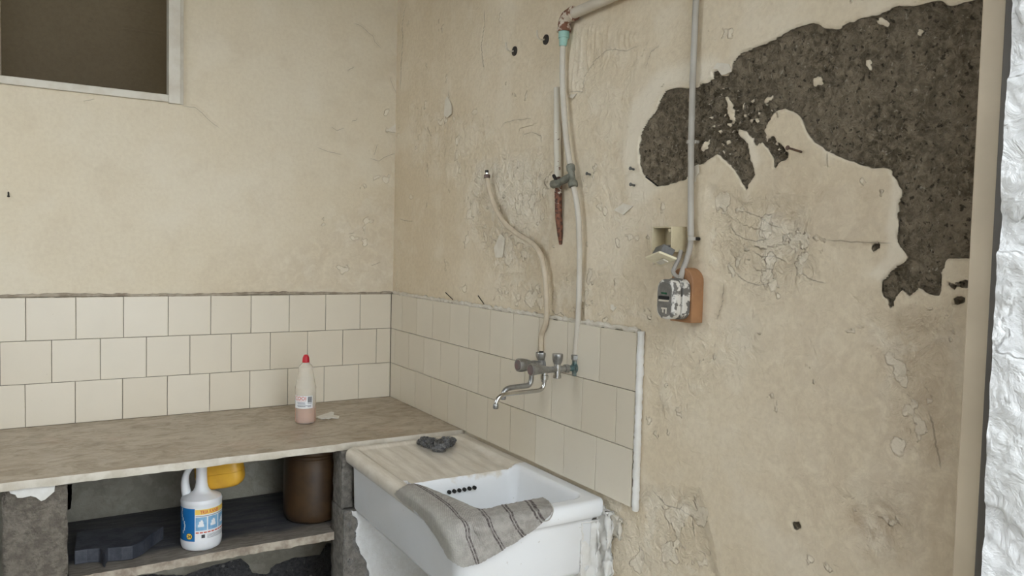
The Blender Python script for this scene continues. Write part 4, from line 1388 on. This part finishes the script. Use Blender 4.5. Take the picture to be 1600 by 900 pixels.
def knob(p0, d, r, ln, name, parent, mat, capmat=None, ribs=10):
    """fluted tap handle from p0 along unit d"""
    d = np.array(d, float); d /= np.linalg.norm(d)
    ref = V3(0, 0, 1) if abs(d[2]) < .9 else V3(1, 0, 0)
    a = np.cross(d, ref); a /= np.linalg.norm(a); b = np.cross(d, a)
    n = ribs * 4; mb = MB(); vs, fs = [], []
    prof = [(0.0, 0), (.62, 0), (.72, .08), (.86, .28), (.97, .55), (1.0, .75), (1.0, .90), (.93, 1.0), (0.0, 1.0)]
    for s, t in prof:
        for k in range(n):
            an = 2 * PI * k / n
            rr_ = r * s * (1 - 0.055 * (0.5 - 0.5 * math.cos(an * ribs)) * (1 if 0.2 < t < 0.95 else 0))
            vs.append(np.array(p0) + d * ln * t + (a * math.cos(an) + b * math.sin(an)) * rr_)
    for i in range(len(prof) - 1):
        for k in range(n):
            fs.append((i * n + k, i * n + (k + 1) % n, (i + 1) * n + (k + 1) % n, (i + 1) * n + k))
    o = mb.add(vs, fs).build(name, mat, parent, ang=35)
    if capmat:
        e_ = np.array(p0) + d * ln
        MB().tube([e_ - d * .002, e_ + d * .0015], [r * .80, r * .74], 20).build('button', capmat, o)
    return o


Yn = -1.372
tap = empty('wall_tap', (0, Yn, 0.323)); tag(tap, 'bright chrome bib tap nearer the camera, fed by the straight hose', 'tap', 'chrome taps over the sink')
zb = 0.3235
MB().tube([V3(-.012, Yn, zb), V3(-.015, Yn, zb), V3(-.017, Yn, zb)], [.016, .016, .010], 20).build('wall_rose', M['brass_green'], tap)
MB().tube([V3(-.010, Yn, zb), V3(-.036, Yn, zb)], .0085, 16).tube([V3(-.012, Yn, zb - .022), V3(-.012, Yn, zb + .028)], .0085, 14).tube([V3(-.012, Yn - .014, zb), V3(-.012, Yn + .012, zb)], .0065, 12).build('inlet_valve', M['brass_green'], tap)
MB().tube([V3(-.012, Yn, zb + .022), V3(-.012, Yn, zb + .026), V3(-.012, Yn, zb + .036), V3(-.012, Yn, zb + .038)], [.010, .0125, .0125, .010], 6).build('hose_nut', M['chrome_dull'], tap, ang=20)
MB().tube([V3(-.034, Yn, zb), V3(-.036, Yn, zb), V3(-.047, Yn, zb), V3(-.049, Yn, zb)], [.010, .0125, .0125, .010], 6).build('union_nut', M['chrome_dull'], tap, ang=20)
MB().tube([V3(-.046, Yn, zb), V3(-.10, Yn, zb), V3(-.12, Yn, zb + .001), V3(-.138, Yn, zb + .002), V3(-.150, Yn, zb + .003), V3(-.1585, Yn, zb + .0035), V3(-.162, Yn, zb + .0035)],
          [.0088, .0088, .0115, .0125, .0150, .0172, .0165], 20).build('body', M['chrome_dull'], tap)
MB().tube([V3(-.1615, Yn, zb + .0035), V3(-.1635, Yn, zb + .0035)], [.0145, .0135], 20).build('end_button', M['knob_red'], tap)
MB().tube([V3(-.073, Yn, .2985), V3(-.073, Yn, .300), V3(-.073, Yn, .306), V3(-.073, Yn, .3065), V3(-.073, Yn, .340)], [.0108, .0115, .0115, .0098, .0098], 20).build('side_valve', M['chrome'], tap)
MB().tube([V3(-.073, Yn, .2980), V3(-.073, Yn, .2990)], .0085, 16).build('valve_mouth', M['black'], tap)
knob((-.073, Yn, .338), (0, 0, 1), .0158, .0285, 'handle', tap, M['chrome_dull'])
MB().tube([V3(-.116, Yn, .318), V3(-.116, Yn, .311), V3(-.116, Yn, .3095), V3(-.116, Yn, .298), V3(-.116, Yn, .2965), V3(-.116, Yn, .291)], [.0085, .0085, .0112, .0112, .0085, .0075], 18).build('spout_nut', M['chrome'], tap)
sp_ = spline([V3(-.116, Yn, .294), V3(-.1165, Yn, .284), V3(-.120, Yn, .275), V3(-.129, Yn, .2695), V3(-.142, Yn, .268), V3(-.185, Yn, .2675), V3(-.225, Yn, .2665), V3(-.246, Yn, .265), V3(-.259, Yn, .2595), V3(-.2665, Yn, .250), V3(-.269, Yn, .240)], 6)
MB().tube(sp_, .0058, 16).build('spout', M['chrome'], tap)
MB().tube([V3(-.2688, Yn, .2425), V3(-.269, Yn, .2405), V3(-.2695, Yn, .2315), V3(-.2695, Yn, .2300)], [.0062, .0074, .0074, .0062], 16).build('aerator', M['chrome_dull'], tap)

Yf = -1.208
tp2 = empty('wall_tap', (0, Yf, 0.315)); tag(tp2, 'dull bib tap nearer the corner, fed by the curved hose', 'tap', 'chrome taps over the sink')
zf = 0.311
MB().tube([V3(-.012, Yf, zf), V3(-.016, Yf, zf), V3(-.018, Yf, zf)], [.019, .019, .012], 20).build('wall_rose', M['chrome_dull'], tp2)
MB().tube([V3(-.012, Yf, zf), V3(-.030, Yf, zf), V3(-.044, Yf, zf), V3(-.060, Yf, zf + .001)], [.011, .011, .0135, .0115], 18).build('body', M['chrome_dull'], tp2)
MB().tube([V3(-.019, Yf, zf), V3(-.019, Yf, zf + .024)], .0095, 16).build('inlet', M['chrome_dull'], tp2)
knob((-.019, Yf, zf + .014), (0, 0, 1), .0165, .022, 'hose_nut', tp2, M['chrome_dull'], None, 6)
knob((-.058, Yf, zf + .001), (-1, 0, .03), .0205, .043, 'handle', tp2, M['chrome_dull'], M['knob_red'])
sp_ = spline([V3(-.052, Yf, .305), V3(-.052, Yf, .278), V3(-.053, Yf, .263), V3(-.058, Yf, .2535), V3(-.068, Yf, .2495), V3(-.095, Yf, .2490), V3(-.122, Yf, .2480), V3(-.137, Yf, .2445), V3(-.1465, Yf, .236), V3(-.149, Yf, .224)], 6)
MB().tube(sp_, .0078, 16).build('spout', M['chrome_dull'], tp2)
MB().tube([V3(-.149, Yf, .228), V3(-.1492, Yf, .226), V3(-.1495, Yf, .2165), V3(-.1495, Yf, .215)], [.007, .0088, .0088, .0075], 16).build('aerator', M['chrome_dull'], tp2)

# ------------------------------------------------------------------ hoses and pipes
h1 = empty('curved_hose', (-.02, Yf, .36)); tag(h1, 'ivory hose with a free capped end curving down to the tap', 'hose')
path = [RW(761, 277, .022), RW(765, 298, .022), RW(774, 325, .022), RW(789, 349, .022), RW(809, 366, .022), RW(829, 378, .022), RW(843, 395, .022), RW(850, 420, .022), RW(853.5, 460, .022), RW(853.5, 500, .022)]
path = path + [V3(-.020, Yf, .40), V3(-.019, Yf, .352)]
MB().tube(spline(path, 7), .0080, 14).build('tube', M['hose'], h1)
p = RW(761, 277, .022); q = RW(760.5, 262, .022)
dv = (q - p) / np.linalg.norm(q - p)
MB().tube([p - dv * .004, p - dv * .002, p + dv * .008, p + dv * .010], [.0075, .0108, .0108, .006], 12).build('collar', M['dark_brass'], h1)
MB().tube([p + dv * .009, p + dv * .016], .0052, 12).build('thread', M['chrome'], h1)
MB().tube([p + dv * .0155, p + dv * .024], .0062, 6).build('end_plug', M['dark_iron'], h1, ang=20)
MB().tube([V3(-.019, Yf, .357), V3(-.019, Yf, .346)], .0070, 12).build('ferrule', M['dark_iron'], h1)

h2 = empty('straight_hose', (-.012, Yn, .36)); tag(h2, 'pale hose running from the grey tee down to the nearer tap', 'hose')
path = [RW(896, 291, .024), RW(900, 310, .022), RW(904, 345, .020), RW(905.5, 400, .018), RW(904.5, 460, .016), RW(902.5, 510, .014), V3(-.012, Yn, .375), V3(-.012, Yn, .361)]
MB().tube(spline(path, 7), .0080, 14).build('tube', M['hose_pale'], h2)
MB().tube([V3(-.012, Yn, .372), V3(-.012, Yn, .358)], .0070, 12).build('ferrule', M['dark_iron'], h2)
h3 = empty('upper_hose', tuple(RW(881, 75, .026))); tag(h3, 'pale pipe hanging from the teal coupling down to the grey tee', 'hose')
path = [RW(879.5, 68, .026), RW(879, 90, .025), RW(879, 130, .024), RW(881, 170, .024), RW(884, 210, .024), RW(888, 240, .024), RW(891, 258, .024)]
MB().tube(spline(path, 7), .0085, 14).build('tube', M['hose_pale'], h3)

pipe = empty('water_pipe', (-.022, -1.27, 1.31)); tag(pipe, 'painted water pipe along the wall top with rusty elbow and teal coupling', 'pipe')
ec_ = RW(884, 33, .026)
zp = ec_[2] + .012
MB().tube([V3(-.026, ec_[1] - .020, zp), V3(-.026, -2.495, zp + .004)], .0145, 18).build('run', M['pipe_paint'], pipe)
eb = [V3(-.026, ec_[1] - .034, zp), V3(-.026, ec_[1] - .016, zp), V3(-.026, ec_[1] - .004, zp - .004), V3(-.026, ec_[1] + .006, zp - .016), V3(-.026, ec_[1] + .008, zp - .034)]
MB().tube(spline(eb, 5), .0185, 16).build('elbow', M['rust_elbow'], pipe)
for pa, pb in (((V3(-.026, ec_[1] - .040, zp)), V3(-.026, ec_[1] - .030, zp)), (V3(-.026, ec_[1] + .008, zp - .030), V3(-.026, ec_[1] + .008, zp - .040))):
    MB().tube([pa, pb], .0205, 16).build('elbow_collar', M['rust_elbow'], pipe)
MB().tube([V3(-.026, ec_[1] + .008, zp - .040), V3(-.026, ec_[1] + .008, zp - .058)], .0155, 16).build('threaded_end', M['teal'], pipe)
tc_a, tc_b = RW(880.5, 57, .026), RW(879.5, 72, .026)
MB().tube([tc_a, tc_a * .6 + tc_b * .4, tc_b], [.0135, .0125, .0105], 16).build('coupling', M['teal'], pipe)

op = empty('old_pipe', tuple(RW(874, 370, .012))); tag(op, 'dead white pipe stub, rusted and tapering to a point', 'pipe')
path = [RW(871, 137, .014), RW(871, 180, .014), RW(871, 230, .014), RW(872, 290, .013), RW(873, 340, .011), RW(875, 365, .007), RW(876, 382, .002)]
MB().tube(path, [.0112, .0112, .0112, .0112, .0106, .0085, .0045], 16).build('tube', M['rust_pipe'], op)
tee = empty('tee_fitting', tuple(RW(893, 278, .024))); tag(tee, 'grey-green tee fitting clamped across the old pipe and hoses', 'fitting')
a_, b_ = RW(891, 257, .024), RW(896, 293, .024)
dv = (b_ - a_)
MB().tube([a_, a_ + dv * .05, a_ + dv * .25, a_ + dv * .32, a_ + dv * .68, a_ + dv * .75, a_ + dv * .96, b_], [.009, .0125, .0125, .0095, .0095, .0135, .0135, .009], 14).build('body', M['fitting'], tee)
MB().tube([a_ + dv * .5, RW(884, 280, .028), RW(876, 284, .030), RW(867, 287, .030)], [.0105, .011, .010, .009], 12).build('branch', M['fitting'], tee)
MB().tube([RW(876, 285, .032), RW(872, 286.5, .032), RW(864, 288, .032), RW(862, 288, .032)], [.008, .0125, .0125, .008], 8).build('stop_cap', M['fitting'], tee)
MB().tube([RW(871, 285, .036), RW(865, 274, .036)], .0050, 8).build('spindle', M['dark_iron'], tee)

# ------------------------------------------------------------------ conduit, box, switch, outlet
cd = empty('cable_conduit', tuple(RW(1080, 372, .012))); tag(cd, 'thin grey conduit running straight down the peeling wall', 'conduit')
top_ = RW(1087.5, 0, .013)
path = [V3(-.013, top_[1], 2.48), top_, RW(1082.5, 120, .013), RW(1080, 222, .013), RW(1079.5, 300, .013), RW(1079.5, 368, .013)]
MB().tube(path, .0074, 14).build('tube', M['conduit'], cd)
for (a, b) in ((1079.5, 222), (1081, 373)):
    c_ = RW(a, b, .013)
    MB().tube([c_ + V3(0, 0, -.004), c_ + V3(0, 0, .004)], .0098, 14).build('clip', M['conduit'], cd)
    MB().tube([c_ + V3(.012, -.0115, 0), c_ + V3(.003, -.0115, 0)], .004, 8).build('clip_nail', M['dark_iron' if b > 300 else 'conduit'], cd)
cb = empty('cable', tuple(RW(1075, 400, .014))); tag(cb, 'grey cable leaving the conduit and entering the outlet from above', 'cable')
path = [RW(1080, 368, .014), RW(1078.5, 385, .016), RW(1073, 405, .024), RW(1067, 422, .034), RW(1063, 437, .046)]
MB().tube(spline(path, 6), .0066, 12).build('sheath', M['cable'], cb)
cb2 = empty('cable', tuple(RW(1062, 400, .02))); tag(cb2, 'flat grey cable looping from the open box to the outlet', 'cable')
path = [RW(1064, 392, .020), RW(1060, 405, .030), RW(1054, 418, .038), RW(1052, 425, .044), RW(1056, 431, .048), RW(1062, 434, .048)]
MB().tube(spline(path, 6), .0050, 12).build('sheath', M['cable'], cb2)

bx_ = empty('junction_box', (-.02, -1.752, .655)); tag(bx_, 'open cream wall box with its cover off', 'box')
y0, y1, z0, z1, dp, th = -1.782, -1.712, .656, .7165, .046, .004
for lo, hi in (((-dp, y0, z0), (0.0, y0 + th, z1)), ((-dp, y1 - th, z0), (0, y1, z1)), ((-dp, y0 + th, z0), (0, y1 - th, z0 + th)), ((-dp, y0 + th, z1 - th), (0, y1 - th, z1))):
    MB().box(lo, hi).build('side', M['cream'], bx_, bevel=0.0015)
MB().box((-.007, y0 + th, z0 + th), (-.003, y1 - th, z1 - th)).build('back_plate', M['cream'], bx_)
MB().tube([(-.044, y0 + .010, z1 - .010), (-.006, y0 + .010, z1 - .010)], .0045, 10).build('screw_post', M['cream'], bx_)
MB().tube([(-.044, y0 + .012, z0 + .010), (-.006, y0 + .012, z0 + .010)], .0055, 10).build('screw_post', M['dark_grey'], bx_)

# hanging switch plate: four corners measured on two depths
c0, c1, c2, c3 = at(1007, 403, 0, -.080), at(1033, 417.5, 0, -.050), at(1057.5, 406, 0, -.066), at(1029, 394.5, 0, -.096)
nrm = np.cross(c1 - c0, c3 - c0); nrm /= np.linalg.norm(nrm)
if nrm @ (CAM_C - c0) < 0: nrm = -nrm
sw = empty('switch_plate', tuple((c0 + c2) / 2)); tag(sw, 'cream switch plate dangling face down below the open box', 'switch')
MB().prism([c0, c1, c2, c3], tuple(-nrm * .006)).build('plate', M['ivory'], sw, smooth=False, bevel=0.003, seg=3)
f = lambda a, b: c0 + (c1 - c0) * a + (c3 - c0) * b
MB().prism([f(.50, .22) + nrm * .003, f(.80, .22) + nrm * .003, f(.80, .75) + nrm * .003, f(.50, .75) + nrm * .003], tuple(-nrm * .004)).build('rocker', M['window_paint'], sw, smooth=False, bevel=0.001)
MB().prism([f(.12, .22) - nrm * .006, f(.80, .22) - nrm * .006, f(.80, .82) - nrm * .006, f(.12, .82) - nrm * .006], tuple(-nrm * .026)).build('mechanism', M['dark_grey'], sw, smooth=False, bevel=0.002)
pth = spline([f(.5, .6) - nrm * .030, V3(-.045, -1.742, .668), V3(-.02, -1.75, .672), V3(-.008, -1.755, .675)], 6)
MB().tube(pth, .0025, 8).build('wire', M['cable'], sw)

ol = empty('outlet', (-.04, -1.815, .50)); tag(ol, 'old grey power outlet with chipped white paint on a wood block', 'outlet')
# wooden block with rounded top
yb0, yb1 = -1.842, -1.772
zc = .588
pr = [(yb0, .495), (yb1, .495)] + [((yb0 + yb1) / 2 + .035 * math.cos(t), zc + .033 * math.sin(t)) for t in np.linspace(0, PI, 14)]
MB().prism([(0.002, y, z) for y, z in pr], (-.036, 0, 0)).build('wood_block', M['wood'], ol, ang=30, bevel=0.002)


def rr_prism(x0, x1, y0, y1, z0, z1, r, name, mat, parent, bev=0.005):
    pts = []
    for cy_, cz_, a in ((y1 - r, z1 - r, 0), (y0 + r, z1 - r, PI / 2), (y0 + r, z0 + r, PI), (y1 - r, z0 + r, 1.5 * PI)):
        for t in np.linspace(0, PI / 2, 6): pts.append((x0, cy_ + r * math.cos(a + t), cz_ + r * math.sin(a + t)))
    return MB().prism(pts, (x1 - x0, 0, 0)).build(name, mat, parent, ang=30, bevel=bev, seg=3)


rr_prism(-.0345, -.058, -1.838, -1.776, .502, .596, .022, 'rear_case', M['outlet'], ol, .003)
rr_prism(-.0585, -.084, -1.836, -1.778, .503, .594, .022, 'front_case', M['outlet'], ol, .006)
rr_prism(-.0838, -.0865, -1.829, -1.785, .509, .588, .018, 'face_plate', M['outlet_face'], ol, .001)
rr_prism(-.0864, -.0885, -1.824, -1.790, .548, .556, .003, 'slot', M['black'], ol, .0)
rr_prism(-.0864, -.0895, -1.822, -1.792, .5435, .5475, .0015, 'slot_lip', M['window_paint'], ol, .0)
MB().tube([(-.0872, -1.815, .562), (-.0885, -1.800, .5625)], .0022, 8).build('green_wire', M['green'], ol)
for lo, hi in (((-.0872, -1.817, .526), (-.0864, -1.799, .5295)), ((-.0872, -1.8165, .516), (-.0864, -1.8125, .526)), ((-.0872, -1.8065, .518), (-.0864, -1.8025, .526))):
    MB().box(lo, hi).build('paint_mark', M['window_paint'], ol, smooth=False)


# ------------------------------------------------------------------ nails, hooks, screws
def nail(pxa, pxb, off, r, label, cat='nail', group=None, head=True, base=0.0):
    """from the wall at pxa out to pxb which stands `off` from the wall"""
    a = RW(*pxa, -0.004); b = RW(*pxb, off)
    t_ = empty('nail', tuple(RW(*pxa, 0))); tag(t_, label, cat, group)
    MB().tube([a, b], r, 8).build('shank', M['rust_nail'] if head else M['dark_iron'], t_)
    if head:
        d = (b - a) / np.linalg.norm(b - a)
        MB().tube([b, b + d * .0015], r * 2.0, 10).build('head', M['rust_nail'], t_)
    return t_


nail((708.5, 469), (696, 457), .030, .0017, 'thin black nail above the tiles, the one nearer the corner', head=False)
nail((757.5, 477), (747, 462), .030, .0017, 'thin black nail above the tiles, nearer the curved hose', head=False)
nail((1254, 238), (1231, 231), .040, .0024, 'rusty nail sticking out of the smooth plaster island')
nail((1028, 291), (1009, 276), .034, .0020, 'dark nail at the lower tip of the smaller bare patch', head=False)
for (hx, hy, lab_) in ((803, 80, 'black coat hook on the bare plaster, the one nearer the corner'), (852, 62, 'black coat hook on the plaster just left of the pipe elbow')):
    c_ = RW(hx + 1.5, hy, 0)
    hk = empty('wall_hook', tuple(c_)); tag(hk, lab_, 'hook', 'black wall hooks')
    MB().tube([c_ + V3(.002, 0, 0), c_ + V3(-.003, 0, 0), c_ + V3(-.006, 0, 0)], [.0155, .0150, .009], 20).build('disc', M['dark_iron'], hk)
    MB().tube(spline([c_ + V3(-.004, 0, 0), c_ + V3(-.020, .0, -.003), c_ + V3(-.030, 0, .003), c_ + V3(-.033, 0, .016), c_ + V3(-.034, 0, .022)], 5), .0024, 8).build('prong', M['pipe_paint'], hk)
for (sx, sy, lab_) in ((990, 265, 'small screw left of the bare patch, upper of two'), (990.5, 290, 'small screw left of the bare patch, lower of two'), (922, 273, 'small screw in a chipped hole right of the tee fitting')):
    c_ = RW(sx, sy, 0)
    s_ = empty('screw', tuple(c_)); tag(s_, lab_, 'screw')
    MB().tube([c_ + V3(.004, 0, 0), c_ + V3(-.012, -.002, .002)], .0030, 8).build('shank', M['dark_grey'], s_)
    MB().tube([c_ + V3(-.012, -.002, .002), c_ + V3(-.014, -.002, .0022)], .0046, 10).build('head', M['dark_grey'], s_)
c_ = BW(13, 301, 0)
s_ = empty('nail', tuple(c_)); tag(s_, 'short dark nail in the cream wall below the high opening', 'nail')
MB().tube([c_ + V3(0, .004, .004), c_ + V3(0.001, -.012, -.012)], .0026, 8).build('shank', M['dark_iron'], s_)
MB().tube([c_ + V3(0.001, -.012, -.012), c_ + V3(0.001, -.0135, -.0135)], .0042, 8).build('head', M['dark_iron'], s_)
